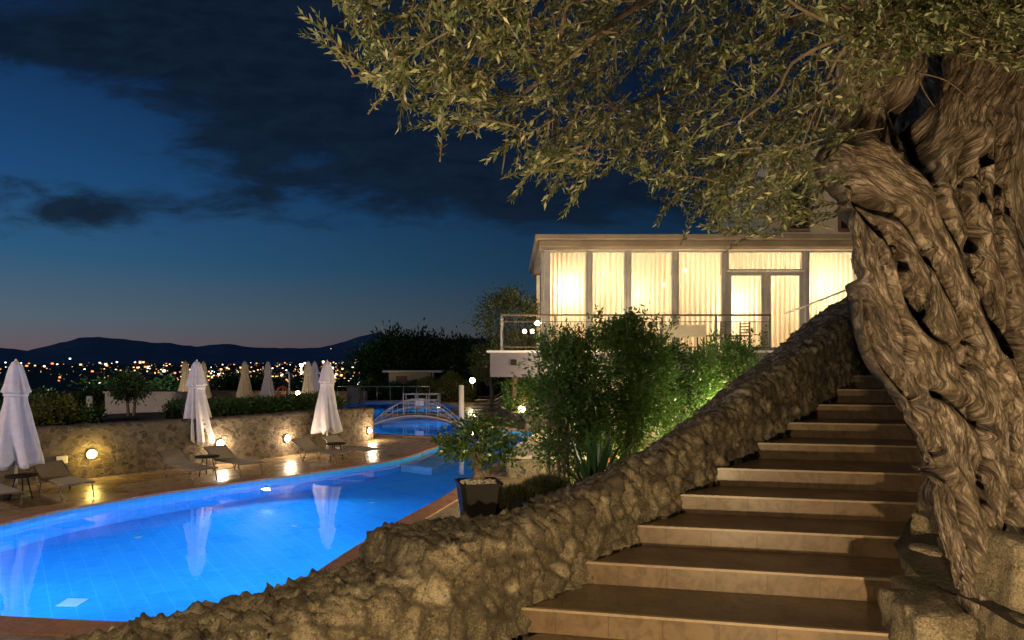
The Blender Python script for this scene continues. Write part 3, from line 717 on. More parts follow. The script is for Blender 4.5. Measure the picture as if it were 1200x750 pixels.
# old stems grown together, each (u, v, radius in px) at its own depth D
STEM = [
 (4.02, [(1008, 300, 9), (1014, 345, 10), (1028, 392, 11), (1052, 438, 12), (1076, 480, 13), (1096, 528, 14), (1114, 578, 15), (1126, 630, 19), (1146, 680, 24), (1160, 740, 30)]),
 (3.93, [(996, 215, 10), (1014, 255, 17), (1026, 295, 21), (1040, 338, 24), (1060, 382, 25), (1084, 425, 25), (1106, 470, 23), (1122, 515, 22), (1126, 560, 24), (1144, 610, 25), (1160, 660, 30), (1172, 740, 38)]),
 (3.90, [(994, 205, 11), (1022, 238, 14), (1050, 264, 16), (1070, 290, 18), (1084, 320, 19), (1100, 350, 19), (1116, 384, 17), (1132, 416, 16), (1148, 455, 17), (1162, 500, 18), (1170, 560, 19), (1176, 640, 25)]),
 (3.84, [(978, 172, 14), (998, 180, 24), (1028, 205, 31), (1064, 230, 30), (1094, 266, 27), (1117, 310, 26), (1138, 355, 25), (1154, 402, 26), (1167, 450, 27), (1178, 505, 27), (1186, 565, 29), (1192, 625, 33), (1198, 740, 42)]),
 (3.92, [(1176, -60, 40), (1164, 20, 36), (1150, 90, 34), (1132, 140, 30), (1114, 185, 25), (1104, 222, 20), (1104, 250, 12)]),
 (3.95, [(1140, 200, 20), (1150, 250, 21), (1168, 300, 22), (1186, 350, 22), (1202, 400, 24), (1217, 455, 27), (1228, 520, 31), (1236, 620, 38), (1240, 740, 46)]),
 (3.93, [(1108, 205, 22), (1124, 252, 22), (1144, 292, 18), (1162, 334, 14), (1180, 380, 11), (1194, 430, 9)]),
 (3.98, [(1222, -60, 44), (1208, 30, 40), (1196, 100, 32), (1190, 180, 26), (1194, 260, 25), (1206, 330, 25), (1226, 400, 27), (1246, 480, 32), (1262, 600, 42), (1270, 740, 52)]),
 (4.02, [(1262, 0, 44), (1244, 100, 36), (1232, 200, 30), (1236, 300, 30), (1256, 400, 34), (1280, 520, 44), (1300, 700, 60)]),
 (3.98, [(1092, 415, 14), (1108, 462, 20), (1124, 510, 22), (1140, 560, 21), (1156, 610, 21), (1170, 670, 26)]),
 (4.10, [(1046, -60, 38), (1036, 20, 36), (1020, 90, 34), (1006, 140, 30), (1004, 180, 26), (1020, 215, 18)]),
 (4.05, [(1070, -20, 22), (1058, 60, 22), (1048, 120, 22), (1042, 165, 24), (1046, 205, 24)]),
 (4.00, [(960, 190, 8), (973, 184, 14), (990, 178, 18), (1008, 184, 20)]),
 (4.05, [(1108, 122, 11), (1092, 148, 12), (1076, 172, 13), (1060, 192, 13)]),
 (4.12, [(1162, 150, 22), (1164, 230, 26), (1172, 320, 28), (1190, 400, 28), (1208, 480, 30)]),
 (3.80, [(1085, 292, 6), (1096, 330, 9), (1108, 372, 11), (1126, 420, 11), (1146, 480, 10), (1160, 540, 8)]),
 (3.78, [(1128, 300, 5), (1146, 350, 8), (1162, 405, 9), (1172, 460, 9), (1184, 530, 8)]),
 (4.58, [(1130, 60, 60), (1118, 150, 64), (1108, 250, 78), (1122, 350, 86), (1150, 450, 86), (1190, 560, 86), (1225, 660, 92), (1240, 760, 100)]),
 (4.55, [(1230, 60, 60), (1215, 200, 66), (1225, 400, 72), (1260, 600, 80), (1290, 740, 90)]),
 (4.85, [(1080, -40, 50), (1078, 60, 48), (1076, 150, 46), (1070, 240, 46)]),
 (4.42, [(1040, 215, 30), (1052, 270, 40), (1066, 340, 44), (1090, 410, 42), (1122, 480, 40), (1148, 560, 42), (1168, 650, 50)]),
]
Vs = []; Fs = []; UVs = []; k0 = 0
for si, (SD, sd) in enumerate(STEM):
    raw = [P(a[0], a[1], SD) for a in sd]
    nlen = int(sum((x-y).length for x, y in zip(raw, raw[1:]))/.0115)+2; seg = 84 if SD < 4.3 else 60
    pos = spline(raw, nlen); rads = [v.x for v in spline([Vector((a[2]/800*SD, 0, 0)) for a in sd], nlen)]
    t0 = (pos[1]-pos[0]).normalized(); a = t0.cross(Vector((0, 1, .1))).normalized(); run = 0; last = pos[0].copy()
    for i in range(nlen):
        p = pos[i]; t = (pos[min(i+1, nlen-1)]-pos[max(i-1, 0)]).normalized(); a = (a-t*a.dot(t)).normalized(); c = t.cross(a)
        run += (p-last).length; last = p.copy(); r0 = max(.02, rads[i])*(1+.16*noise.noise(Vector((run*3.2, si*4.4, 1))))
        p = p+Vector((noise.noise(Vector((run*3, si*3.1, 0))), .8*noise.noise(Vector((run*2.6, si*3.1, 9))), 0))*r0*.30; tw = run*1.1+si*1.7
        for k in range(seg+1):
            th = 2*math.pi*(k % seg)/seg; dv = a*math.cos(th)+c*math.sin(th); ct, sn_ = math.cos(th+tw*.5), math.sin(th+tw*.5)
            lob = .13*noise.noise(Vector((ct*1.1, sn_*1.1, run*.9+si*5)))+.17*(.45-abs(noise.noise(Vector((ct*1.9, sn_*1.9, run*.65+si*8)))*2))
            gr = Vector((math.cos(th)*r0*26, math.sin(th)*r0*26, run*4.2+si*9)); w = noise.noise_vector((p+dv*r0)*5)*.35
            rg = 1-abs(noise.noise(gr+w)*2); rg2 = 1-abs(noise.noise(gr*2.3+w*2)*2)
            d = r0*(1+lob)+.012*(rg-.5)+.008*(rg2-.5)+.007*noise.fractal((p+dv*r0)*18, .9, 2.1, 4)+.010*noise.noise((p+dv*r0)*7)
            kn = noise.noise((p+dv*r0)*3.3+Vector((9, 2, si)));  d -= .05*max(0, kn-.48)/.3
            if i in (0, nlen-1): d *= .3
            Vs.append(p+dv*d); UVs.append((th*max(.12, r0) if k < seg else 2*math.pi*max(.12, r0), run+si*3))
    for i in range(nlen-1):
        for k in range(seg): Fs.append((k0+i*(seg+1)+k, k0+i*(seg+1)+k+1, k0+(i+1)*(seg+1)+k+1, k0+(i+1)*(seg+1)+k))
    k0 += nlen*(seg+1)
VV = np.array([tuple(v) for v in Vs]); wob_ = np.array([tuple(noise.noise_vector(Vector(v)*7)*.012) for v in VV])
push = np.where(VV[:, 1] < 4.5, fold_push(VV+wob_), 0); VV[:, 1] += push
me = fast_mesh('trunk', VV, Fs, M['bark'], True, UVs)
fa = me.attributes.new('amount', 'FLOAT', 'POINT'); fa.data.foreach_set('value', np.clip((push-.07)/.12, 0, 1).astype(np.float32))  # mask for the shade painted into the folds
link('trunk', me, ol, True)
# crown: sprays of narrow leaves along drooping twigs
vlow = [(330, -40), (400, 20), (430, 80), (470, 125), (520, 150), (560, 160), (600, 190), (640, 222), (665, 232), (690, 170), (720, 195), (760, 215), (790, 245), (830, 272), (900, 276), (950, 268), (972, 225), (990, 150), (1040, 100), (1100, 62), (1160, 70), (1210, 100), (1300, 160)]
LC = []; LD = []; LL = []; TW = MB(); tips = []
def spray(tip, dirv, ln, lf, npair, droop=.35):
    """twig that ends at tip, growing along dirv"""
    dirv = dirv.normalized(); st_ = tip-dirv*ln+Vector((0, 0, droop*ln*.35)); mid = (st_+tip)/2+Vector((0, 0, droop*ln*.25))
    pth = [st_*(1-t)**2+mid*2*t*(1-t)+tip*t*t for t in [i/7 for i in range(8)]]
    TW.tube(pth, [.0022*(1.6-i/7*1.2)*(1+lf*6) for i in range(8)], 3, cap=False)
    side = dirv.cross(Vector((random.uniform(-1, 1), random.uniform(-1, 1), random.uniform(-1, 1)))).normalized(); oth = dirv.cross(side)
    for i in range(npair):
        t = .12+.88*i/(npair-1); p = st_*(1-t)**2+mid*2*t*(1-t)+tip*t*t; tan = ((mid-st_)*(1-t)+(tip-mid)*t).normalized()
        s = side if i % 2 else oth
        for sg in (-1, 1):
            d = tan*(.75+.25*t)+s*sg*(.8-.25*t)+Vector((random.uniform(-.25, .25), random.uniform(-.25, .25), random.uniform(-.25, .15)))
            LC.append(tuple(p)); LD.append(tuple(d)); LL.append(lf*random.uniform(.6, 1.15)*(1-.35*abs(t-.5)))
NS = 4200; cnt = 0; ends = []
while cnt < NS:
    u = random.uniform(395, 1330); vl = lerp_tab(vlow, u); v = random.uniform(-330, vl)
    if v < -60 and random.random() < .45: continue
    g_ = noise.noise(Vector((u*.012, v*.014, 4.2)))
    if u < 760 and g_ < -.08 and random.random() < .85: continue
    if u < 560 and random.random() < .35: continue
    if u < 640: D = random.uniform(2.7, 4.0)
    elif u < 980: D = random.uniform(3.3, 5.6) if random.random() < .6 else random.uniform(5.6, 7.8)
    else:
        if random.random() < (.35 if v < 60 else .75): continue
        D = random.uniform(2.9, 3.8)
    tip = P(u, v, D); dv = Vector((-.45+random.uniform(-.95, .95), random.uniform(-.8, .6), -.38+random.uniform(-.75, .75)))
    if u > 980: dv = Vector((random.uniform(-.8, .8), -.4, -.5+random.uniform(-.5, .5)))
    spray(tip, dv, random.uniform(.14, .34), random.uniform(.044, .060), random.randint(8, 13), random.uniform(.1, .6)); cnt += 1
    if random.random() < .024: ends.append(tip-dv.normalized()*.3)
# the long drooping sprigs that make the silhouette
for (u0, v0, u1, v1, D) in [(432, 92, 356, 18, 2.9), (470, 120, 400, 62, 2.95), (500, 90, 430, 95, 2.8), (478, 60, 468, 148, 2.9), (520, 30, 440, 20, 3.0), (640, 150, 572, 186, 3.1), (652, 170, 600, 232, 3.15), (690, 150, 640, 235, 3.2),
                        (700, 195, 660, 252, 3.2), (620, 120, 545, 120, 3.0), (740, 170, 706, 205, 3.6), (800, 220, 770, 262, 3.9), (850, 230, 842, 268, 4.2), (560, 60, 500, 10, 3.0), (560, 150, 485, 150, 3.0), (430, -20, 440, 60, 2.9), (420, 80, 355, 40, 2.95)]:
    a_, c_ = P(u0, v0, D+.05), P(u1, v1, D); spray(c_, c_-a_, (c_-a_).length*1.15, .058, 15, .15)
    spray(c_+Vector((.03, .08, .05)), c_-a_+Vector((.1, .1, .05)), (c_-a_).length, .052, 11, .2)
LC = np.array(LC); LD = np.array(LD); LL = np.array(LL)
leaf_mesh('crown', LC, LD, LL, LL*.30, M['olive_leaf'], ol, fold=.10)
TW.build('twig', M['branch'], ol, True)['kind'] = 'stuff'
# limbs
top = [P(1046, -50, 4.3), P(1036, 20, 4.25), P(1160, -50, 4.3), P(1150, 30, 4.2), P(1010, 120, 4.2)]
mains = [(top[0], P(900, -110, 4.7), P(720, -60, 4.4), P(560, 20, 3.5), .07), (top[1], P(940, 20, 4.5), P(820, 90, 4.9), P(720, 130, 4.9), .04), (top[0], P(980, -200, 4.9), P(820, -240, 5.2), P(600, -200, 4.6), .07),
         (top[2], P(1230, -200, 4.6), P(1280, -280, 4.4), P(1300, -300, 4.0), .08), (top[4], P(930, 120, 4.7), P(870, 190, 5.2), P(820, 225, 5.4), .03), (top[0], P(900, -40, 4.2), P(760, 0, 3.8), P(640, 90, 3.3), .03), (top[3], P(1100, -60, 3.6), P(1060, 0, 3.3), P(1000, 40, 3.2), .025)]
mp = []
for a_, b2, c_, d_, r_ in mains:
    pth = spline([a_, b2, c_, d_], 22); MB().tube(pth, [r_*(1-.8*i/21)+.004 for i in range(22)], 8).build('limb', M['bark'], ol, True); mp += pth[6:]
for e in ends[:88]:
    n_ = min(mp, key=lambda p: (p-e).length+random.uniform(0, .3)); L = (e-n_).length; mid = (e+n_)/2+Vector((random.uniform(-.12, .12), random.uniform(-.1, .1), .12*L+random.uniform(-.05, .1)))
    mid2 = mid.lerp(e, .5)+Vector((random.uniform(-.05, .05), 0, random.uniform(-.04, .06)))
    MB().tube(spline([n_, mid, mid2, e], 9), [.010*(1-.75*i/8)+.001 for i in range(9)], 5).build('branch', M['branch'], ol, True)
# bare arching twigs hanging before the fork
for pts_ in [[(1085, 60, 3.6), (1075, 85, 3.5), (1030, 102, 3.5), (985, 105, 3.5)], [(1075, 82, 3.5), (1060, 60, 3.5), (1020, 65, 3.55), (975, 75, 3.6)], [(1075, 82, 3.5), (1082, 105, 3.5), (1095, 125, 3.5)], [(1075, 84, 3.5), (1066, 112, 3.48), (1040, 132, 3.5)],
             [(1000, 20, 3.8), (960, 60, 3.8), (956, 140, 3.8)], [(870, 30, 4.2), (850, 90, 4.2), (815, 115, 4.2)], [(905, 80, 4.0), (925, 110, 4.0), (910, 170, 4.0)], [(700, 50, 3.6), (660, 120, 3.6), (655, 150, 3.6)], [(1075, 85, 3.5), (1110, 95, 3.5), (1140, 120, 3.5)]]:
    MB().tube(spline([P(*p) for p in pts_], 14), [.0055*(1-.6*i/13) for i in range(14)], 5).build('branch', M['branch'], ol, True)

# ================================================================ THE TERRACE BUILDING
FY = 21.0; FZ = .32; TZ = 3.42
M['facade'] = M['white_paint']; M['frame'] = mat('window_frame', (.60, .56, .50), rough=.4)
bd = empty('terrace_building', (5.5, FY+3, -2.5), 'white flat roofed terrace building with lit curtained windows above the garden', 'building')
XL, XR = .97, 13.5
mb = MB()
mb.box(((XL+XR)/2, FY+3.5, TZ+.16+.16), (XR-XL+.3, 7.9, .05)); # ceiling/roof underside handled below
rf = MB(); rf.box(((XL+XR)/2, FY+3.2, TZ+.14), (XR-XL+.30, 7.3, .18), bev=.02); rf.box(((XL+XR)/2, FY+3.15, TZ+.31), (XR-XL+.56, 7.7, .16), bev=.02)
rf.build('roof', mat('roof_slab', (.36, .29, .2), (.26, .21, .15), rough=.9, nscale=1.5), bd, True)
MB().box(((XL+XR)/2-.3, FY+2.6, FZ-.14), (XR-XL+.6, 6.6, .27)).build('floor_slab', M['plaster'], bd, True)
w = MB(); w.box(((XL+XR)/2, FY+6.0, (FZ+TZ)/2), (XR-XL, .15, TZ-FZ)); w.box((XR-.07, FY+3, (FZ+TZ)/2), (.15, 5.9, TZ-FZ)); w.build('wall', mat('room_wall', (.78, .68, .5), rough=.9), bd, True)
w = MB(); w.box(((XL+XR)/2+.3, FY+.9, -1.24), (XR-XL-.6, .3, 2.5)); w.build('ground_floor_wall', M['plaster'], bd, True)
up = MB(); up.box((12.0, FY+4.4, TZ+2.0), (7.0, 5.0, 3.0)); up.box((12.0, FY+4.3, TZ+3.6), (7.5, 5.5, .25)); up.build('upper_storey', M['plaster'], bd, True)
for xx in (9.6, 11.3, 13.0):
    f = MB().box((xx, FY+1.86, TZ+1.9), (.75, .08, 1.9)).build('window', M['wood'], bd, True)
    MB().box((xx, FY+1.815, TZ+1.9), (.6, .02, 1.72)).build('pane', M['dark'], f, True)
# corner columns / mullions
xs = [1.07, 2.37, 3.56, 5.02, 6.55, 9.02, 10.7, 12.2]
for i, x in enumerate(xs):
    MB().box((x, FY, (FZ+TZ)/2), (.10 if i else .16, .16, TZ-FZ), bev=.006).build('column', M['frame'], bd, True)
MB().box((XL-.02, FY+.28, (FZ+TZ)/2), (.09, .12, TZ-FZ), bev=.006).build('drainpipe', M['frame'], bd, True)
m = bpy.data.materials.new('window_glass'); m.use_nodes = True; q = NB(m.node_tree); q.n.clear()
tr = q.new('ShaderNodeBsdfTransparent'); gs = q.new('ShaderNodeBsdfGlossy'); gs.inputs['Roughness'].default_value = .02
fr = q.new('ShaderNodeFresnel'); fr.inputs[0].default_value = 1.45; mx = q.new('ShaderNodeMixShader'); q.l.new(fr.outputs[0], mx.inputs[0]); q.l.new(tr.outputs[0], mx.inputs[1]); q.l.new(gs.outputs[0], mx.inputs[2])
oo = q.new('ShaderNodeOutputMaterial'); q.l.new(mx.outputs[0], oo.inputs[0]); M['glass'] = m
def pane(x0, x1, z0, z1, y, name='pane', par=None, t=.05):
    f = MB(); f.box(((x0+x1)/2, y, z0+t/2), (x1-x0, .07, t)); f.box(((x0+x1)/2, y, z1-t/2), (x1-x0, .07, t)); f.box((x0+t/2, y, (z0+z1)/2), (t, .07, z1-z0-2*t)); f.box((x1-t/2, y, (z0+z1)/2), (t, .07, z1-z0-2*t))
    fo = f.build(name, M['frame'], bd, True)
    MB().add([(x0+t, y, z0+t), (x1-t, y, z0+t), (x1-t, y, z1-t), (x0+t, y, z1-t)], [(0, 1, 2, 3)]).build('pane', M['glass'], fo, True)
for a, c in [(0, 1), (1, 2), (2, 3), (3, 4), (5, 6), (6, 7)]: pane(xs[a]+.06, xs[c]-.06, FZ, TZ, FY-.01, 'window')
pane(xs[4]+.06, xs[5]-.06, TZ-.62, TZ, FY-.01, 'transom')
mid = 7.80
pane(xs[4]+.06, mid-.01, FZ, TZ-.64, FY-.01, 'glazed_door', t=.13); pane(mid+.01, xs[5]-.06, FZ, TZ-.64, FY-.01, 'glazed_door', t=.13)
for sx_ in (-.1, .1): pass
# side glazing (left end)
for y0, y1 in ((FY+.45, FY+2.2), (FY+2.25, FY+4.0)):
    f = MB(); f.box((XL+.05, y0, (FZ+TZ)/2), (.08, .1, TZ-FZ)); f.box((XL+.05, (y0+y1)/2, FZ+.05), (.06, y1-y0, .1)); f.box((XL+.05, (y0+y1)/2, TZ-.05), (.06, y1-y0, .1)); f = f.build('side_window', M['frame'], bd, True)
    MB().add([(XL+.05, y0, FZ+.1), (XL+.05, y1, FZ+.1), (XL+.05, y1, TZ-.1), (XL+.05, y0, TZ-.1)], [(0, 1, 2, 3)]).build('pane', M['glass'], f, True)
# curtains
m = bpy.data.materials.new('sheer_curtain'); m.use_nodes = True; q = NB(m.node_tree); q.n.clear()
t1 = q.new('ShaderNodeBsdfTranslucent'); t1.inputs[0].default_value = (.85, .74, .54, 1); t2 = q.new('ShaderNodeBsdfDiffuse'); t2.inputs[0].default_value = (.7, .62, .48, 1); t3 = q.new('ShaderNodeBsdfTransparent')
m1 = q.new('ShaderNodeMixShader'); m1.inputs[0].default_value = .38; q.l.new(t1.outputs[0], m1.inputs[1]); q.l.new(t2.outputs[0], m1.inputs[2])
m2 = q.new('ShaderNodeMixShader'); m2.inputs[0].default_value = .05; q.l.new(m1.outputs[0], m2.inputs[1]); q.l.new(t3.outputs[0], m2.inputs[2])
oo = q.new('ShaderNodeOutputMaterial'); q.l.new(m2.outputs[0], oo.inputs[0]); M['curtain'] = m
def curtain(x0, x1, y, label, side=False, seed=0):
    n = int(abs(x1-x0)/.012); V = []; F = []; rows = 8
    for i in range(n+1):
        x = x0+(x1-x0)*i/n; ph = x*2*math.pi/.155+1.2*noise.noise(Vector((x*1.3, seed, 0)))*3
        for j in range(rows+1):
            zz = j/rows; am = .045*(1.15-.5*zz)+.016*noise.noise(Vector((x*2, zz*2, seed)))
            yy = am*math.sin(ph+.25*math.sin(zz*3)); p = (x, y+yy, FZ+.06+(TZ-FZ-.10)*zz); V.append(p if not side else (XL+.22+yy, x, p[2]))
    for i in range(n):
        for j in range(rows): F.append((i*(rows+1)+j, (i+1)*(rows+1)+j, (i+1)*(rows+1)+j+1, i*(rows+1)+j+1))
    o = link('curtain', fast_mesh('curtain', V, F, M['curtain'], True)); tag(o, label, 'curtain', 'sheer curtains behind the terrace windows'); return o
CL = ['sheer curtain glowing brightest in the corner bay of the terrace building', 'sheer curtain in the second bay from the building corner', 'sheer curtain in the third bay, behind the tallest shrub tips', 'sheer curtain in the bay left of the glazed door', 'sheer curtain behind the glazed double door', 'sheer curtain in the bay right of the glazed door', 'sheer curtain in the last bay hidden by the olive trunk']
for i in range(7): curtain(xs[i]+.09, xs[i+1]-.09, FY+.22, CL[i], seed=i)
curtain(FY+.5, FY+3.9, 0, 'sheer curtain along the left end wall of the terrace building', side=True, seed=9)
M['bulb'] = emat('lamp_bulb', (1, .80, .45), 25)
M['fitting'] = M['white_metal']
for i, (x, z, p, dy) in enumerate([(1.75, 2.35, 95, .55), (3.0, 2.9, 55, 1.1), (4.05, 2.2, 60, .8), (5.7, 3.0, 60, 1.2), (7.1, 1.9, 85, .6), (8.4, 2.9, 60, 1.3), (9.9, 2.5, 95, .8), (11.6, 2.8, 70, 1.2), (5.5, 2.8, 60, 3.6), (9.5, 2.8, 60, 3.6)]):
    y = FY+.22+dy
    t = empty('pendant_lamp', (x, y, TZ), ['pendant lamp behind the corner bay curtain', 'pendant lamp behind the second bay curtain', 'low pendant lamp behind the third bay curtain', 'high pendant lamp left of the glazed door', 'low pendant lamp behind the left door leaf', 'high pendant lamp behind the right door leaf', 'pendant lamp in the bay right of the door', 'pendant lamp behind the last bay curtain', 'pendant lamp at the back of the room, left one', 'pendant lamp at the back of the room, right one'][i], 'lamp', 'pendant lamps in the terrace building')
    MB().tube([(0, 0, 0), (0, 0, z-TZ+.1)], .008, 6).build('cord', M['dark'], t)
    MB().lathe([(.0, -.07), (.05, -.05), (.07, 0), (.05, .05), (.0, .07)], (0, 0, z-TZ), 12).build('bulb', M['bulb'], t)
    lamp((x, y-.0, z-.14), p*1.05, (1, .84, .62), .09, 'pendant_light')
# balcony in front
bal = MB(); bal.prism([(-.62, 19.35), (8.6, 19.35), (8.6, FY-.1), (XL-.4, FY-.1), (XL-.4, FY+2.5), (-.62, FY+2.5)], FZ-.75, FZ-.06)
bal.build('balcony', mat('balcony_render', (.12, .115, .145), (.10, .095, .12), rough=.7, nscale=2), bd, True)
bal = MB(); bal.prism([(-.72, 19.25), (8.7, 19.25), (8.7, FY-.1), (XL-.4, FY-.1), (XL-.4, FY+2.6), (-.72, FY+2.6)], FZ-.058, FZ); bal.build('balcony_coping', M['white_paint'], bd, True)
MB().box((.05, 19.335, -.02), (.16, .03, .16), bev=.004).build('vent_plate', M['dark'], bd, True)
rl = empty('balcony_railing', (4, 19.45, FZ), 'metal and glass railing along the terrace balcony', 'railing')
y = 19.45; x0, x1 = -.30, 7.35
MB().box(((x0+x1)/2, y, 1.33), (x1-x0+.06, .07, .055), bev=.008).box((x0, y+1.2, 1.33), (.055, 2.4, .05), bev=.005).build('top_rail', M['bronze'], rl, True)
MB().box(((x0+x1)/2, y, 1.14), (x1-x0, .025, .022)).box((x0, y+1.2, 1.14), (.022, 2.35, .022)).build('middle_rail', M['bronze'], rl, True)
MB().box(((x0+x1)/2, y, .42), (x1-x0, .025, .03)).build('bottom_rail', M['bronze'], rl, True)
for k in range(6):
    MB().box((x0+(x1-x0)*k/5, y+.03, .82), (.06, .05, 1.0), bev=.004).build('post', M['steel'], rl, True)
MB().box((x0, y+2.4, .82), (.06, .05, 1.0)).build('post', M['steel'], rl, True)
for k in range(5):
    a, c = x0+(x1-x0)*k/5+.05, x0+(x1-x0)*(k+1)/5-.05; MB().box(((a+c)/2, y, .775), (c-a, .012, .66)).build('glass_panel', M['glass'], rl, True)
MB().box((x0, y+1.2, .775), (.012, 2.2, .66)).build('glass_panel', M['glass'], rl, True)
# balcony furniture
t = empty('terrace_table', (5.0, 20.1, FZ), 'square table with a pale cloth on the balcony', 'table')
MB().box((5.0, 20.1, FZ+.73), (1.2, .8, .04), bev=.005).build('table_top', M['cushion'], t, True)
MB().box((5.0, 19.72, FZ+.55), (1.2, .01, .32)).build('cloth', M['cushion'], t, True)
for sx_ in (-.55, .55):
    for sy in (-.33, .33): MB().box((5.0+sx_, 20.1+sy, FZ+.355), (.04, .04, .71)).build('leg', M['bronze'], t, True)
def chair(loc, rz, label):
    t = empty('terrace_chair', loc, label, 'chair', 'wicker chairs on the balcony', rz)
    MB().box((0, 0, .45), (.46, .46, .04), bev=.005).build('seat', M['wood'], t)
    b_ = MB()
    for zz in (.55, .64, .73, .82): b_.box((-.22, 0, zz), (.02, .42, .03))
    b_.build('backrest', M['wood'], t)
    for sx_ in (-.21, .21):
        for sy in (-.21, .21): MB().box((sx_, sy, .215 if sx_ > 0 else .43), (.03, .03, .43 if sx_ > 0 else .86)).build('leg', M['bronze'], t)
    return t
chair((6.0, 20.1, FZ), R(180), 'wicker chair at the right end of the balcony table'); chair((6.75, 20.3, FZ), R(200), 'wicker chair standing in front of the glazed door'); chair((4.05, 20.1, FZ), R(0), 'wicker chair at the left end of the balcony table')
def wall_globe(loc, power, label, r=.07, col=(1, .75, .42), name='globe_lamp', group='small globe lamps by the balcony', pole=None):
    t = empty(name, loc, label, 'lamp', group)
    if pole: MB().tube([(0, 0, -pole), (0, 0, -r)], .02, 8).build('post', M['dark'], t)
    else: MB().lathe([(.0, -.01-r), (r*.7, -.01-r), (r*.6, -r*.6), (0, -r*.6)], (0, 0, 0), 12).build('mount', M['bronze'], t)
    MB().lathe([(r*math.sin(a), -r*math.cos(a)) for a in [math.pi*k/10 for k in range(1, 10)]], (0, 0, 0), 14).build('globe', M['bulb'], t)
    if power: lamp(Vector(loc)+Vector((0, -.02-r, .02)), power, col, r, 'globe_light')
wall_globe((.42, 22.9, 1.02), 16, 'left one of the two globes shining behind the corner of the balcony railing', .07)
wall_globe((.68, 22.9, 1.02), 0, 'right one of the two globes shining behind the corner of the balcony railing', .07)
wall_globe((.80, 21.6, 1.22), 14, 'bright lamp on the end wall just above the balcony rail corner', .08)
# white sloping coping seen above the stone wall
mb = MB(); mb.tube([(5.17, 13, .90), (6.7, 13, 1.50)], .016, 8); mb.tube([(5.6, 13, -.3), (5.6, 13, 1.06)], .014, 6)
tag(mb.build('handrail', M['white_paint']), 'thin white sloping handrail beyond the top of the stone wall', 'handrail')

# ================================================================ DECK FURNITURE
def umbrella_base():
    t = empty('closed_parasol', (0, 0, 0), '', 'parasol', 'closed parasols around the pools')
    def fn(r, z, th, fold=9):
        d = (2.5-z)/2.0; w = .03+.42*min(1, max(0, d))
        return r*(1+w*math.sin(fold*th+1.5*math.sin(3*th)+z*2.2)*.75+.10*math.sin(4*th+1))
    prof = [(r_*1.28 if r_ > .04 else r_, z_) for r_, z_ in [(.012, 2.52), (.05, 2.49), (.085, 2.40), (.115, 2.25), (.135, 2.10), (.16, 1.98), (.168, 1.94), (.16, 1.935), (.125, 1.90), (.13, 1.75), (.165, 1.5), (.20, 1.2), (.235, .9), (.26, .68), (.265, .60), (.21, .60), (.03, .64)]]
    V = []; seg = 72
    mb = MB(); v = []
    rr = []
    for j in range(len(prof)-1):
        (r0, z0), (r1, z1) = prof[j], prof[j+1]; k = max(1, int(abs(z1-z0)/.05))
        rr += [(r0+(r1-r0)*i/k, z0+(z1-z0)*i/k) for i in range(k)]
    rr.append(prof[-1])
    for r, z in rr:
        for s in range(seg):
            th = 2*math.pi*s/seg; q = fn(r, z, th); zz = z
            if z < 1.0: zz += (.07*math.sin(5*th+.7)+.03*math.sin(11*th))*(1.0-z)/.4
            v.append((q*math.cos(th), q*math.sin(th), zz))
    n = len(rr); f = [(i*seg+k, i*seg+(k+1) % seg, (i+1)*seg+(k+1) % seg, (i+1)*seg+k)[::-1] for i in range(n-1) for k in range(seg)]
    mb.add(v, f, True); mb.build('canopy', M['canvas'], t)
    MB().lathe([(.17, 1.86), (.20, 1.87), (.20, 1.90), (.17, 1.91)], (0, 0, 0), 24).build('tie_strap', M['canvas'], t)
    MB().tube([(0, 0, .04), (0, 0, 2.45)], .024, 10).build('pole', M['white_metal'], t)
    MB().lathe([(.0, 0), (.24, 0), (.24, .04), (.20, .055), (.05, .06), (.04, .16), (.0, .16)], (0, 0, 0), 24).build('base', M['grout_concrete'], t)
    MB().lathe([(.0, 2.5), (.02, 2.5), (.024, 2.53), (.0, 2.56)], (0, 0, 0), 10).build('finial', M['white_metal'], t)
    return t
U = umbrella_base(); DZ = -2.5
ul = [((-9.2, 12.66), 'closed lavender white parasol at the left edge by the low loungers'), ((-7.62, 16.5), 'closed parasol between the two loungers in the middle of the deck'), ((-5.13, 18.95), 'closed parasol over the loungers nearest the pool narrows'),
      ((-17.7, 37), 'far closed parasol, leftmost of the distant row'), ((-16.5, 36.5), 'far closed parasol just right of the middle deck parasol'), ((-14.6, 37.3), 'far warmly lit parasol standing alone above the hedge'),
      ((-13.4, 37.5), 'far pale parasol left of the life ring'), ((-9.62, 32.2), 'far warmly lit parasol right of the white shower post'), ((-10.4, 36), 'far parasol half hidden behind the warmly lit one by the shower')]
umb = []
for i, ((x, y), lb) in enumerate(ul):
    o = U if i == 0 else copy_tree(U); put(o, (x, y, DZ), R(i*37), lb); umb.append(o)
cream = bpy.data.objects
for i in (3, 4, 5, 7):
    for ch in [x for x in COL.objects if x.parent == umb[i] and x.name.startswith('canopy')]:
        ch.data = ch.data.copy(); ch.data.materials[0] = M['canvas_lit']
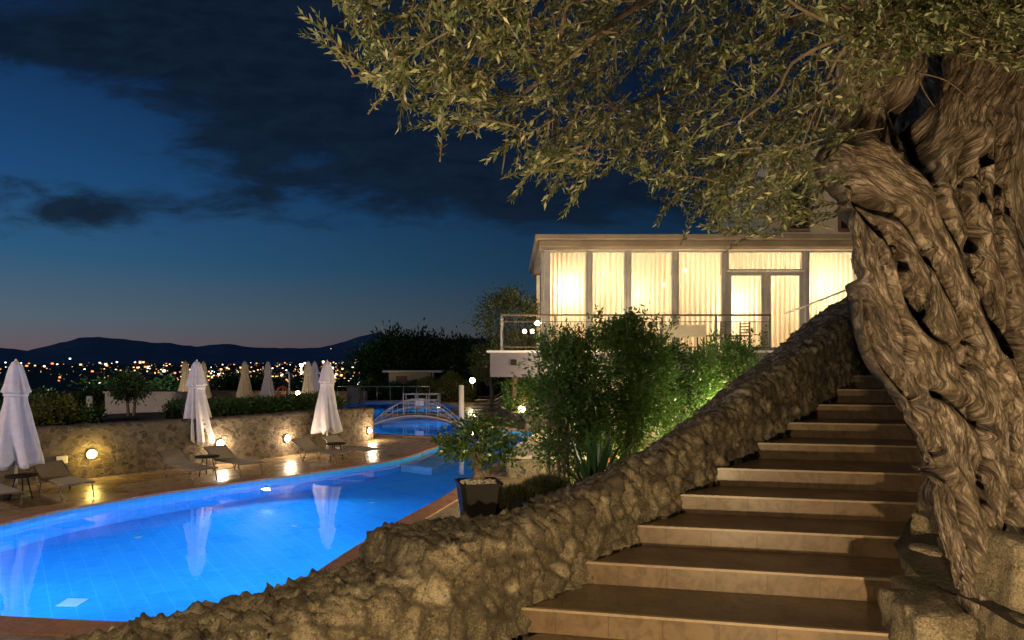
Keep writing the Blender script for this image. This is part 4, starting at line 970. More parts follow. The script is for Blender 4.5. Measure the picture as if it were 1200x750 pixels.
def lounger_base():
    t = empty('sun_lounger', (0, 0, 0), '', 'sun lounger', 'sun loungers on the pool decks')
    mb = MB()
    for s in (-.3, .3): mb.tube([(-.35, s, .33), (.95, s, .33)], .018, 8); mb.tube([(-.35, s, .33), (-.93, s, .62)], .016, 8)
    mb.tube([(.95, -.3, .33), (.95, .3, .33)], .018, 8); mb.tube([(-.35, -.3, .33), (-.35, .3, .33)], .014, 8); mb.tube([(-.93, -.3, .62), (-.93, .3, .62)], .016, 8)
    mb.build('frame', M['bronze'], t)
    MB().box((.3, 0, .345), (1.28, .56, .015), bev=.003).build('seat_sling', M['sling'], t)
    MB().box((-.64, 0, .485), (.62, .56, .015), ry=R(26.5), bev=.003).build('backrest', M['sling'], t)
    for x, dxx in ((.8, .12), (-.3, -.15)):
        for s in (-.3, .3): MB().tube([(x, s, .32), (x+dxx, s, .0)], .015, 8).build('leg', M['bronze'], t)
    MB().tube([(-.72, -.3, .52), (-.45, -.3, .05)], .01, 6).tube([(-.72, .3, .52), (-.45, .3, .05)], .01, 6).tube([(-.45, -.3, .05), (-.45, .3, .05)], .01, 6).build('back_support', M['bronze'], t)
    return t
Lg = lounger_base(); A0 = math.atan2(-.62, .78)
ll = [((-8.5, 12.9), A0, 'sun lounger right of the leftmost parasol, feet to the pool'), ((-9.15, 11.95), A0, 'sun lounger cut off by the left edge in front of the dark side table'), ((-6.96, 14.6), A0, 'left one of the two loungers under the middle deck parasol'),
      ((-6.3, 15.4), A0, 'right one of the two loungers under the middle deck parasol, beside the glaring lamp'), ((-4.75, 17.0), A0+.1, 'left one of the two loungers at the parasol by the pool narrows'), ((-4.16, 17.65), A0+.1, 'right one of the two loungers at the parasol by the pool narrows')]
rl_ = [((-1.0, 29.4), 'nearest lounger of the row on the far right deck'), ((-1.1, 32.5), 'second lounger of the row on the far right deck'), ((-1.2, 35.8), 'third lounger of the row on the far right deck'), ((-1.3, 39.5), 'fourth lounger of the row on the far right deck'), ((-1.4, 43.5), 'farthest lounger of the row on the far right deck')]
first = True
for (x, y), a, lb in ll:
    o = Lg if first else copy_tree(Lg); first = False; put(o, (x, y, DZ), a, lb); o.scale = (.86, .86, .86)
for (x, y), lb in rl_: put(copy_tree(Lg), (x, y, DZ), math.pi+.1, lb)
# white frames on one lounger of each pair, as in the photograph
def side_table(loc, label, first=[None]):
    if first[0] is None:
        t = empty('side_table', (0, 0, 0), '', 'side table', 'small dark side tables by the loungers')
        MB().lathe([(.0, .40), (.25, .40), (.26, .415), (.25, .43), (.0, .43)], (0, 0, 0), 24).build('table_top', M['dark'], t)
        for a in (0, 2.09, 4.19): MB().tube([(.10*math.cos(a), .10*math.sin(a), .40), (.2*math.cos(a), .2*math.sin(a), 0)], .013, 6).build('leg', M['dark'], t)
        first[0] = t
    else: t = copy_tree(first[0])
    return put(t, loc, 0, label)
side_table((-8.98, 12.5, DZ), 'dark side table by the leftmost parasol'); side_table((-6.72, 15.05, DZ), 'dark side table between the loungers of the middle pair'); side_table((-4.5, 17.42, DZ), 'dark side table between the loungers near the pool narrows')
# wall lamps
def wall_lamp(u, h, power, col, label, em, lit=True):
    best = min(range(len(wc)), key=lambda i: abs(600+800*wc[i][0]/wc[i][1]-u)); p = wc[best]; nn = -wn[best]
    t = empty('wall_lamp', (p[0]+nn[0]*.02, p[1]+nn[1]*.02, DZ+h), label, 'lamp', 'round lamps set in the pool retaining wall', math.atan2(nn[1], nn[0]))
    ring = [2*math.pi*k/18 for k in range(18)]
    def disc(r, x0, x1): return MB().add([(x, r*math.cos(a), r*math.sin(a)) for x in (x0, x1) for a in ring], [tuple(range(17, -1, -1)), tuple(range(18, 36))]+[(k, (k+1) % 18, 18+(k+1) % 18, 18+k) for k in range(18)])
    if lit:
        disc(.10, -.02, .04).build('housing', M['white_metal'], t)
        v_ = MB().lathe([(.072*math.sin(a), .05*math.cos(a)) for a in [math.pi*k/12 for k in range(1, 12)]], (0, 0, 0), 16)
        v_.v = [(.055+z, x, y) for x, y, z in v_.v]; v_.build('lens', em, t)
        lamp((p[0]+nn[0]*.2, p[1]+nn[1]*.2, DZ+h), power, col, .06, 'wall_lamp_light')
    else:
        MB().box((.02, 0, 0), (.05, .2, .16), bev=.01).build('plate', M['cushion'], t)
E1 = emat('lens_yellow', (1, .70, .12), 26); E2 = emat('lens_white', (1, .86, .62), 30)
wall_lamp(105, .52, 17, (1, .68, .15), 'lit lamp with yellow glow, leftmost on the stone wall', E1)
wall_lamp(71, .45, 0, None, 'unlit pale square lamp on the wall left of the yellow one', None, False)
wall_lamp(257, .50, 34, (1, .76, .48), 'lit white lamp on the wall beside the middle parasol', E2)
wall_lamp(335, .46, 32, (1, .74, .45), 'lit white lamp on the wall midway between two parasols', E2)
wall_lamp(431, .32, 32, (1, .72, .42), 'lit white lamp at the right end of the stone wall', E2)

# ---------------------------------------------------------------- bridges
br = empty('arched_footbridge', (-3.75, 27, -2.5), 'small arched footbridge with white tube railings over the pool channel', 'footbridge')
def arc(x, h): return h*(1-(x/1.78)**2)
N = 24; xs_ = [-1.78+3.56*i/N for i in range(N+1)]
V = []; F = []
for x in xs_:
    for yy, zz in ((-.5, 0), (.5, 0), (.5, -.10), (-.5, -.10)): V.append((x, yy, arc(x, .40)+zz+.02))
for i in range(N):
    for j in range(4): F.append((i*4+j, (i+1)*4+j, (i+1)*4+(j+1) % 4, i*4+(j+1) % 4))
F += [(0, 1, 2, 3), (N*4+3, N*4+2, N*4+1, N*4)]
MB().add(V, F).build('deck', M['wood'], br)
for s in (-.52, .52):
    mb = MB(); mb.tube([(x, s, arc(x, .40)+.01) for x in xs_], .035, 6); mb.build('stringer', M['bridge_paint'], br)
    mb = MB(); mb.tube([(x*1.0, s, max(arc(x, .40)+.05, arc(x, 1.02))) for x in xs_], .016, 8); mb.tube([(x*.93, s, max(arc(x, .40)+.05, arc(x, .75))) for x in xs_], .009, 6)
    for x in (-1.3, -.87, -.43, 0, .43, .87, 1.3): mb.tube([(x, s, arc(x, .40)), (x, s, arc(x, 1.02))], .010, 6)
    mb.build('railing', M['bridge_paint'], br)
b2 = empty('flat_footbridge', (-4.35, 31.8, -2.5), 'short flat bridge with square white railings behind the arched one', 'footbridge')
MB().box((0, 0, .06), (3.4, .8, .14), bev=.01).build('deck', M['wood'], b2)
for s in (-.4, .4):
    mb = MB()
    for z in (.38, .72, 1.0): mb.box((.15, s, z), (1.5, .03, .032))
    for x in (-.65, -.1, .42, .95): mb.box((x, s, .56), (.032, .03, .94))
    mb.build('railing', M['bridge_paint'], b2)
MB().box((.1, -.42, .62), (.38, .02, .3), bev=.004).build('notice_board', M['white_paint'], b2)
# posts
t = MB().tube([(-1.95, 26.3, -2.5), (-1.95, 26.3, -.93)], .10, 14).lathe([(.10, -.93), (.085, -.90), (0, -.89)], (-1.95, 26.3, 0), 14).build('post', M['cushion']); tag(t, 'thick pale round post at the right end of the arched bridge', 'post')
sh = empty('pool_shower', (-10.9, 33.4, -2.5), 'white shower post beside the orange life ring', 'shower')
MB().tube([(0, 0, 0), (0, 0, 1.9), (0, -.08, 2.0), (0, -.3, 2.0)], .04, 8).build('pipe', M['white_metal'], sh); MB().lathe([(0, 1.98), (.09, 1.96), (.09, 1.93), (0, 1.93)], (0, -.3, 0), 12).build('shower_head', M['white_metal'], sh)
MB().lathe([(0, 0), (.25, 0), (.25, .05), (0, .05)], (0, 0, 0), 16).build('base', M['grout_concrete'], sh)
# life ring: torus
v = []; f = []
for i in range(20):
    for j in range(8):
        a, c = 2*math.pi*i/20, 2*math.pi*j/8; r = .26+.07*math.cos(c); v.append((r*math.cos(a), .07*math.sin(c), r*math.sin(a)))
for i in range(20):
    for j in range(8): f.append((i*8+j, ((i+1) % 20)*8+j, ((i+1) % 20)*8+(j+1) % 8, i*8+(j+1) % 8))
lr_ = empty('life_ring', (-12.75, 38.0, -2.5), 'orange life ring on a short post by the shower', 'life ring')
o = MB().add(v, f, True).build('ring', M['orange'], lr_); o.location = (0, -.08, .85); MB().tube([(0, 0, 0), (0, 0, 1.2)], .03, 8).build('post', M['white_metal'], lr_)
# pool fence
t = empty('pool_fence', (-7.0, 41.5, -2.5), 'thin metal fence behind the farthest pool basin', 'fence')
mb = MB(); mb.tube([(-3.6, 0, 1.0), (2.0, 0, 1.0)], .025, 6); mb.tube([(-3.6, 0, .15), (2.0, 0, .15)], .015, 6); mb.build('rail', M['steel'], t)
for k in range(8): MB().tube([(-3.6+.8*k, 0, 0), (-3.6+.8*k, 0, 1.0)], .018, 6).build('post', M['steel'], t)
# far terrace wall
fw = [(-30, 43), (-20, 44), (-12.5, 43.6), (-9.2, 43.2)]
fc = resample(fw, .2); grid = []
for p in fc: grid.append(resample_n([(p[0], p[1], -2.55), (p[0], p[1], -1.86), (p[0], p[1]+.4, -1.85), (p[0], p[1]+.4, -2.55)], 16))
o = stone_grid('terrace_wall', grid, M['wall_stone'], 3.5, .03, fine=.004, closed_flip=True); tag(o, 'low far stone wall behind the row of distant parasols', 'stone wall')
wall_globe((-15.1, 42.7, -2.0), 60, 'small lamp low on the far wall left of the life ring', .09, group='lamps on the far terrace wall', pole=.5)
wall_globe((-13.3, 42.4, -1.95), 90, 'brighter lamp on the far wall right of the life ring', .14, group='lamps on the far terrace wall', pole=.55)
wall_globe((-17.2, 35.2, -2.05), 45, 'added ground lamp in front of the leftmost far parasols', .06, group='lamps on the far terrace wall', pole=.4)  # lamp added to light the far parasols
wall_globe((-10.6, 31.0, -2.1), 35, 'added ground lamp behind the hedge near the warmly lit parasol', .06, group='lamps on the far terrace wall', pole=.35)  # another lamp added to light a far parasol
t = MB().box((-9.35, 40.4, -1.95), (.7, .7, 1.1), bev=.02).build('stone_pillar', M['wall_stone']); tag(t, 'square pale pillar at the end of the far wall by the fence', 'pillar')

# ---------------------------------------------------------------- planting behind the retaining wall
def hedge(name, path, w, h, z0, n, label, mt='hedge_leaf', ls=.09, seed=0, cat='hedge'):
    r = np.random.default_rng(seed); pl = resample(path, .05); k = r.integers(0, len(pl), n); c = pl[k]
    hh = np.array([h*(.8+.35*noise.noise(Vector((x*.9, y*.9, seed)))) for x, y in c]); a = r.random(n)*math.pi; rr = .75+.25*r.random(n)
    tt = np.gradient(pl, axis=0)[k]; tt /= np.linalg.norm(tt, axis=1, keepdims=True); nx_ = np.stack([-tt[:, 1], tt[:, 0]], axis=1)
    off = np.cos(a)*w/2*rr; Pn = np.stack([c[:, 0]+nx_[:, 0]*off, c[:, 1]+nx_[:, 1]*off, z0+np.sin(a)**.5*hh*rr], axis=1)+r.normal(size=(n, 3))*.05
    Dn = np.stack([nx_[:, 0]*np.cos(a), nx_[:, 1]*np.cos(a), np.sin(a)], axis=1)+r.normal(size=(n, 3))*.7
    t = empty(name, (*path[0], z0), label, cat); leaf_mesh('foliage', Pn, Dn, ls*(.7+.6*r.random(n)), ls*.5, M[mt], t)
    mb = MB()
    for q in pl[::12]: mb.tube([(q[0], q[1], z0-.02), (q[0]+random.uniform(-.1, .1), q[1], z0+h*.6)], .02, 5)
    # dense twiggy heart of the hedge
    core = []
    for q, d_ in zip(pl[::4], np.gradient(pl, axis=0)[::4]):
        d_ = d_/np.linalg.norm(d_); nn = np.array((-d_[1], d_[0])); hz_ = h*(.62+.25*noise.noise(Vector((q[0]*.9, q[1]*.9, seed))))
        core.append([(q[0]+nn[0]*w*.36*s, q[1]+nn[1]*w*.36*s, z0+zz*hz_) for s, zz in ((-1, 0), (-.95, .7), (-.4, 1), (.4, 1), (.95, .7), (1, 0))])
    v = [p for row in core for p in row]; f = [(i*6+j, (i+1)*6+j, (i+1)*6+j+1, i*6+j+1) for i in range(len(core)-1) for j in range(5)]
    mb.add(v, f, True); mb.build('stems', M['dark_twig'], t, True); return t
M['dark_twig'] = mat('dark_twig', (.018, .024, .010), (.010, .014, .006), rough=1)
off = lambda a, c, d: [tuple(p+nn*d) for p, nn in zip(wc, wn) if a <= 600+800*p[0]/p[1] <= c][::8]
hedge('hedge', off(225, 425, 1.25), 1.5, .52, -1.5, 24000, 'low clipped hedge on top of the pool retaining wall', ls=.07, seed=1)
for k, (u, v, D, h, lb) in enumerate([(58, 486, 16.0, .55, 'pale green leafy shrub over the wall right of the leftmost parasol'), (28, 480, 17.0, .6, 'dark low shrub behind the leftmost parasol'), (84, 492, 16.5, .3, 'small yellowish shrub on the bed left of the small tree')]):
    x = (u-600)/800*D; tree('shrub', (x, D, -1.5), h, .55, lb, 'shrub', ['yellow_leaf', 'dark_leaf', 'shrub_leaf'][k], 2600, .09, seed=30+k, trunk_r=.02, ntr=3, nclump=26, cz=.5)
tree('small_tree', (-10.6, 19.0, -1.5), 1.15, .45, 'small dark twin stemmed tree in front of the beige garden wall', 'tree', 'dark_leaf', 2600, .09, seed=5, trunk_r=.05, ntr=2, nclump=30, cz=.72)
w = MB(); w.prism([(-13.0, 21.8), (-9.75, 21.2), (-9.75, 21.45), (-13.0, 22.05)], -2.5, -1.0); w.prism([(-13.04, 21.76), (-9.7, 21.15), (-9.7, 21.5), (-13.04, 22.1)], -.998, -.94); tag(w.build('garden_wall', M['plaster']), 'plain beige rendered wall behind the small dark tree', 'wall')
w = MB(); w.prism([(-8.9, 25.2), (-13.4, 25.6), (-13.4, 25.9), (-8.9, 25.5)], -2.5, -1.45); tag(w.build('garden_wall', M['plaster']), 'low beige wall farther back behind the hedge', 'wall')
hedge('hedge', [(-30, 30), (-22, 31), (-15.5, 30.5)], 1.6, 1.35, -2.5, 16000, 'dark hedge behind the beige wall at the left', 'dark_leaf', .12, 3)
tag(MB().tube([(-13.8, 22.3, -2.5), (-13.8, 22.3, -1.12)], .09, 10).build('garden_post', M['cushion']), 'short pale post in the dark garden left of the beige wall', 'post')

# ---------------------------------------------------------------- trees and small buildings beyond the pools
bk = [((-8.6, 54), 5.9, 3.6, 'broad dark tree left of the low roofed hut'), ((-5.2, 56), 5.6, 3.0, 'dark tree behind the low roofed hut'), ((-2.6, 52), 5.4, 2.6, 'dark rounded tree beyond the lounger row'), ((-.2, 50), 5.0, 2.2, 'dark tree at the far end of the right deck')]
for k, ((x, y), h, r_, lb) in enumerate(bk): tree('dense_tree', (x, y, -4.0), h, r_, lb, 'tree', 'dark_leaf', 17000, .34, 'dark trees beyond the pools', seed=50+k, nclump=90, cz=.6)
hedge('hedge', [(-10.5, 46), (-7.5, 45.5), (-6.0, 45)], 2.4, 1.9, -2.9, 12000, 'dark green hedge behind the thin pool fence', 'hedge_leaf', .14, 6)
hedge('hedge', [(-5.8, 43.8), (-4.2, 43.4), (-2.2, 43.2)], 2.2, 1.95, -2.6, 12000, 'yellow green hedge lit at the end of the right deck', 'yellow_leaf', .13, 7)
hut = empty('pool_hut', (-7.0, 50, -2.9), 'low pool hut with a flat pale roof beyond the bridge', 'hut')
MB().box((-7.3, 50, -1.85), (3.0, 2.4, 2.2)).build('wall', M['plaster'], hut, True); MB().box((-7.0, 49.6, -.68), (4.2, 3.4, .14), bev=.01).build('roof', M['cushion'], hut, True)
MB().tube([(-5.55, 47.98, -2.9), (-5.55, 47.98, -.74)], .05, 8).build('post', M['white_metal'], hut, True)
MB().box((-7.9, 48.79, -1.9), (.8, .03, 1.8)).build('door', M['wood'], hut, True)
tree('lit_tree', (.15, 27.5, -2.5), 5.2, 1.45, 'warm lit tree rising left of the terrace building', 'tree', 'yellow_leaf', 5200, .15, seed=70, nclump=60, cz=.72, ch=1.6)
tree('lit_tree', (-1.1, 36.0, -2.5), 3.6, 1.0, 'small yellow lit tree in front of the dark trees', 'tree', 'yellow_leaf', 2600, .15, seed=71, nclump=30, cz=.7)
wall_globe((-2.35, 40.5, -1.1), 60, 'bright lamp among leaves at the far end of the deck', .16, group='lamps in the right garden', pole=1.3)
wall_globe((.38, 26.5, -1.85), 55, 'glowing globe on the planter edge under the balcony', .13, group='lamps in the right garden', pole=.6)
wall_globe((.1, 29.5, -1.7), 45, 'glowing globe behind the planter near the lounger row', .12, group='lamps in the right garden', pole=.8)
# planter and rock wall right
g_ = []
for p in resample([(-.6, 29.5), (-.2, 26.8), (.45, 25.9), (.5, 25.2)], .12): g_.append(resample_n([(p[0], p[1], -2.55), (p[0], p[1], -1.95), (p[0]+.3, p[1]+.1, -1.95), (p[0]+.3, p[1]+.1, -2.55)], 20))
o = stone_grid('planter_wall', g_, M['wall_stone'], 6, .03, fine=.004, closed_flip=True); tag(o, 'low stone planter wall curving under the balcony end', 'planter')
g_ = []
for p in resample([(.5, 25.0), (1.5, 24.2), (2.6, 24.0)], .08): g_.append(resample_n([(p[0], p[1], -2.55), (p[0], p[1], -1.4), (p[0]+.2, p[1]+.35, -1.35), (p[0]+.2, p[1]+.4, -2.55)], 36))
o = stone_grid('rock_wall', g_, M['rubble'], 3.6, .07, fine=.01, closed_flip=True); tag(o, 'rough rock wall lit under the balcony beside the pool', 'stone wall')
for k, (x, y, lb) in enumerate([(.2, 27.6, 'leafy shrub in the curved planter under the balcony'), (1.0, 26.0, 'bright lit shrub above the rock wall under the balcony'), (.5, 31.0, 'shrub behind the planter near the far globe lamp')]):
    tree('shrub', (x, y, -2.3), 1.5, .7, lb, 'shrub', 'yellow_leaf' if k else 'shrub_leaf', 2600, .12, seed=80+k, trunk_r=.02, ntr=3, nclump=26, cz=.6)
lamp((2.2, 22.6, -.9), 240, WARM, .1, 'under_balcony_light'); lamp((1.8, 18.6, -.7), 320, (1, .70, .38), .1, 'under_balcony_light'); lamp((3.4, 14.4, -1.3), 380, (1, .72, .40), .08, 'patio_light')
# low bench wall at the pool edge
mb = MB(); P4 = [(-.15, 14.75), (.93, 14.75), (1.15, 20.2), (.83, 20.2)]
g_ = []
for p in resample([(.80, 20.2), (-.13, 14.8), (.91, 14.78), (1.13, 20.1)], .05): g_.append(resample_n([(p[0], p[1], -2.55), (p[0], p[1], -2.09)], 14))
bw = empty('bench_wall', (.5, 15, -2.5), 'low stone bench wall with pale slab top at the pool edge', 'low wall')
stone_grid('wall', g_, M['wall_stone'], 7, .03, bw, fine=.004, closed_flip=False)
MB().prism([(-.19, 14.70), (.97, 14.70), (1.19, 20.25), (.80, 20.25)], -2.09, -2.02).build('slab', M['grout_concrete'], bw, True)

# patio furniture half hidden by the shrubs
def armchair(loc, rz, label):
    t = empty('garden_armchair', loc, label, 'armchair', 'wooden armchairs on the right patio', rz)
    MB().box((0, 0, .38), (.6, .58, .12), bev=.02).build('cushion', M['cushion'], t); MB().box((-.3, 0, .64), (.08, .58, .5), ry=R(-12), bev=.02).build('backrest', M['cushion'], t)
    for s in (-.33, .33): MB().box((0, s, .55), (.62, .05, .04), bev=.005).build('armrest', M['wood'], t)
    for sx_ in (-.27, .27):
        for s in (-.33, .33): MB().box((sx_, s, .265), (.05, .05, .53)).build('leg', M['wood'], t)
armchair((1.62, 15.4, DZ), R(20), 'pale cushioned armchair nearest the bench wall'); armchair((1.55, 17.2, DZ), R(0), 'pale cushioned armchair farther along the bench wall')
t = empty('patio_table', (1.3, 16.3, DZ), 'dark wooden patio table between the armchairs', 'table')
MB().box((0, 0, .62), (.8, .8, .05), bev=.005).build('table_top', M['wood'], t)
for s in (-.33, .33):
    for q in (-.33, .33): MB().box((s, q, .297), (.05, .05, .595)).build('leg', M['wood'], t)
def potp(loc, label, s=1):
    t = empty('potted_flower', loc, label, 'potted plant', 'terracotta flower pots on the patio')
    MB().lathe([(0, 0), (.13*s, 0), (.18*s, .3*s), (.2*s, .3*s), (.2*s, .36*s), (.17*s, .36*s), (.16*s, .3*s), (0, .3*s)], (0, 0, 0), 20).build('pot', M['terracotta'], t)
    Pn, Dn, _ = clump_points((loc[0], loc[1], loc[2]+.55*s), (.22*s, .22*s, .24*s), 14, 500, .06, int(loc[0]*9)); leaf_mesh('foliage', Pn, Dn, .08, .035, M['yellow_leaf'], t)
potp((2.0, 14.6, DZ), 'terracotta flower pot seen under the shrub', 1.3); potp((2.35, 13.9, DZ), 'second terracotta pot nearer the stone wall', 1.1)
tag(MB().prism([(2.0, 13.2), (3.6, 13.2), (3.9, 16.5), (2.3, 16.5)], -2.5, -2.1).build('patio_plinth', M['plaster']), 'pale raised plinth lit behind the shrubs', 'plinth')

# big shrubs over the stone wall
def bigshrub(base, h, r_, label, n, seed, mt='shrub_leaf', lean=(0, 0), cz=.60, ch=None, topn=26, ls=.075):
    t = empty('tall_shrub', base, label, 'shrub', 'tall leafy shrubs beyond the stone wall'); x, y, z = base
    cc = (x+lean[0], y+lean[1], z+h*cz); cr = (r_, r_*.8, ch or h*.34)
    Pn, Dn, C = clump_points(cc, cr, 120, n, .10, seed, .35); Ps = [Pn]; Ds = [Dn]; mb = MB(); rr = random.Random(seed)
    for k in range(6):
        c = Vector((x+rr.uniform(-.2, .2), y+rr.uniform(-.2, .2), z)); e = Vector(cc)+Vector((rr.uniform(-.5, .5)*r_, rr.uniform(-.4, .4)*r_, rr.uniform(0, .5)*cr[2]))
        p = spline([c, (c+e)/2+Vector((rr.uniform(-.1, .1), 0, .05)), e], 8); mb.tube(p, [.028*(1-.6*i/7) for i in range(8)], 6)
        for cl in C[k::6][:14]: mb.tube([p[rr.randint(3, 6)], Vector(cl)], [.008, .003], 4)
    for k in range(topn):        # long shoots out of the top
        a = rr.uniform(0, 6.28); q = rr.uniform(.1, .95); b0 = Vector(cc)+Vector((math.cos(a)*r_*q*.8, math.sin(a)*r_*q*.6, cr[2]*.65)); ln = rr.uniform(.25, .62)*h*.26
        e = b0+Vector((rr.uniform(-.18, .22), rr.uniform(-.15, .15), ln)); mb.tube([b0, (b0+e)/2+Vector((rr.uniform(-.03, .03), 0, 0)), e], [.006, .004, .002], 4)
        m_ = int(30+ln*60); tt = np.random.default_rng(seed*50+k).random(m_)[:, None]; pp = np.array(b0)*(1-tt)+np.array(e)*tt+rng.normal(size=(m_, 3))*.035; Ps.append(pp); Ds.append(rng.normal(size=(m_, 3))+[0, 0, .5])
    Pn = np.concatenate(Ps); Dn = np.concatenate(Ds); leaf_mesh('foliage', Pn, Dn, ls*(.7+.6*rng.random(len(Pn))), ls*.36, M[mt], t); mb.build('stems', M['branch'], t, True)
bigshrub((.86, 9.6, DZ), 3.15, .62, 'tall dark green shrub nearest the pool, in front of the balcony corner', 11000, 11, lean=(-.08, 0), ch=1.05, cz=.58, topn=44)
bigshrub((1.72, 10.2, DZ), 3.6, .68, 'tallest shrub whose shoots reach up across the lit windows', 11000, 12, lean=(.0, 0), ch=1.0, cz=.57, topn=64)
bigshrub((2.75, 11.3, DZ), 2.75, .75, 'bright green lit shrub against the climbing stone wall', 9000, 13, lean=(.0, 0), ch=.9, cz=.68)
bigshrub((4.0, 12.4, DZ), 3.1, .6, 'small leafy shrub tips showing over the wall under the railing end', 5000, 14, ch=.6, cz=.72, topn=14)
lamp((3.6, 20.0, 1.5), 14, (1, .78, .50), .1, 'balcony_fill_light')  # unseen lamp added to brighten the window columns
lamp((10.4, 20.6, 4.9), 30, (1, .75, .42), .1, 'upper_wall_fill_light')  # unseen lamp added for a glow on the upper storey
lamp((2.3, 12.3, -1.9), 260, (1, .86, .45), .08, 'garden_spot_light'); lamp((3.4, 10.8, -1.0), 130, (1, .86, .45), .06, 'garden_spot_light'); lamp((1.25, 12.6, -1.6), 170, (1, .8, .45), .08, 'garden_spot_light')
# bed, grass mounds and spiky plant right behind the wall
mb = MB(); mb.prism([(-.9, 4.9), (4.6, 10.3), (4.3, 11.6), (.9, 8.3), (-.5, 6.8)], -2.5, -1.62); tag(mb.build('flower_bed', M['soil']), kind='structure')
for k, (x, y, r_, lb) in enumerate([(.05, 6.9, .30, 'rounded grass mound nearest the potted bonsai'), (.38, 7.5, .30, 'rounded grass mound between the bonsai and the spiky plant')]):
    t = empty('grass_mound', (x, y, -1.62), lb, 'grass mound', 'soft grass mounds behind the stone wall'); n = 3800; d = rng.normal(size=(n, 3)); d[:, 2] = abs(d[:, 2]); d /= np.linalg.norm(d, axis=1, keepdims=True)
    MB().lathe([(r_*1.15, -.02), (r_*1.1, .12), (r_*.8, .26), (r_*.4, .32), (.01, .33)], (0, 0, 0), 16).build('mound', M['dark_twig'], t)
    leaf_mesh('blades', d*[r_*1.1, r_*1.1, .30]+[x, y, -1.62], d+rng.normal(size=(n, 3))*.35, .11, .008, M['grass'], t)
t = empty('spiky_plant', (.92, 7.75, -1.62), 'dark green sword leaved plant behind the wall', 'plant'); V = []; F = []
for k in range(34):
    a = k*2.4; L = .55+.45*random.random(); ti = .12+.55*(k/34); d = Vector((math.cos(a)*ti, math.sin(a)*ti, 1)).normalized(); s = d.cross(Vector((0, 0, 1))).normalized()
    if s.length < .1: s = Vector((1, 0, 0))
    k0 = len(V)
    for i in range(6):
        f_ = i/5; w_ = .035*math.sin(math.pi*(.18+.82*f_))**.7*(1 if i < 5 else .05); p = d*L*f_+Vector((math.cos(a), math.sin(a), -.5))*ti*.25*f_*f_*L
        V += [p-s*w_, p+s*w_]
    for i in range(5): F.append((k0+2*i, k0+2*i+1, k0+2*i+3, k0+2*i+2))
MB().add(V, F).build('blades', M['agave'], t)

# ---------------------------------------------------------------- potted bonsai on the wall
BX, BY, BZ = -.245, 5.0, -1.145
pt = empty('planter_pot', (BX, BY, BZ), 'dark tapered square planter pot standing on the stone wall', 'plant pot')
mb = MB(); cs = []
for (w_, z) in ((.112, 0), (.118, .006), (.150, .255), (.158, .258), (.158, .272), (.143, .274), (.135, .225)):
    c = w_*.80
    for (x, y) in ((-w_, -c), (-c, -w_), (c, -w_), (w_, -c), (w_, c), (c, w_), (-c, w_), (-w_, c)): cs.append((x, y, z))
mb.add(cs, [tuple(range(7, -1, -1)), tuple(range(48, 56))]+[(r*8+i, r*8+(i+1) % 8, r*8+8+(i+1) % 8, r*8+8+i) for r in range(6) for i in range(8)]); mb.build('pot', M['dark'], pt); pt.rotation_euler = (0, 0, R(14))
mb = MB(); r2 = random.Random(3)
for k in range(150):
    s = r2.uniform(.009, .017); x, y = r2.uniform(-.12, .12), r2.uniform(-.12, .12); z = .245+.03*(1-(x*x+y*y)/.03)+r2.uniform(-.004, .006)
    mb.lathe([(s*math.sin(a)*1.1, s*.7*-math.cos(a)) for a in (.4, 1.1, 1.7, 2.3, 2.8)], (x, y, z), 7)
o = mb.build('pebbles', M['pebble'], pt); o['kind'] = 'stuff'
bo = empty('bonsai_tree', (BX, BY, BZ+.25), 'small bonsai tree with glossy leaves planted in the dark pot', 'bonsai')
mb = MB(); TR = spline([(-.03, 0, -.02), (.0, 0, .05), (-.02, .01, .10), (.015, .0, .15), (.03, 0, .20)], 16); mb.tube([(p.x, p.y, p.z) for p in TR], [.034*(1-.55*i/15)+.004*math.sin(i*1.7) for i in range(16)], 10)
mb.tube(spline([(-.06, 0, .0), (-.02, -.01, .06), (.02, 0, .12)], 8), [.02, .018, .016, .014, .012, .011, .01, .01], 8); mb.tube(spline([(.07, .02, -.005), (.03, .0, .05), (.0, 0, .10)], 8), .016, 8)
BC = [(-.22, 0, .17), (-.15, .02, .25), (-.27, .02, .21), (-.08, -.03, .30), (.0, .0, .36), (.08, .02, .33), (.16, 0, .27), (.24, .02, .20), (.29, 0, .15), (.20, -.03, .13), (-.17, -.05, .19), (.1, -.06, .22), (-.03, .06, .25), (.05, -.05, .29), (-.12, .08, .33), (-.02, -.02, .16), (.13, .1, .34), (.27, .05, .24), (-.30, -.03, .26), (.05, .0, .10)]
Ps = []; Ds = []
for k, c in enumerate(BC):
    c = Vector((c[0]*.82, c[1], c[2]*1.22+.02)); mb.tube(spline([TR[10], (TR[12]+c)/2+Vector((0, 0, .02)), c], 6), [.012, .010, .008, .006, .004, .003], 6)
    n = 84; off_ = np.random.default_rng(k).normal(size=(n, 3))*[.038, .035, .026]; Ps.append(np.array(c)+off_); Ds.append(off_*20+np.random.default_rng(k+99).normal(size=(n, 3))*.7+[0, 0, .2])
mb.build('trunk', M['branch'], bo)
Vl = leaf_arrays(np.concatenate(Ps), np.concatenate(Ds), 0.042*(.7+.5*rng.random(84*len(BC))), .022, fold=.2); o = link('crown', fast_mesh('crown', Vl, np.arange(len(Vl)).reshape(-1, 4), M['bonsai_leaf']), bo, False)

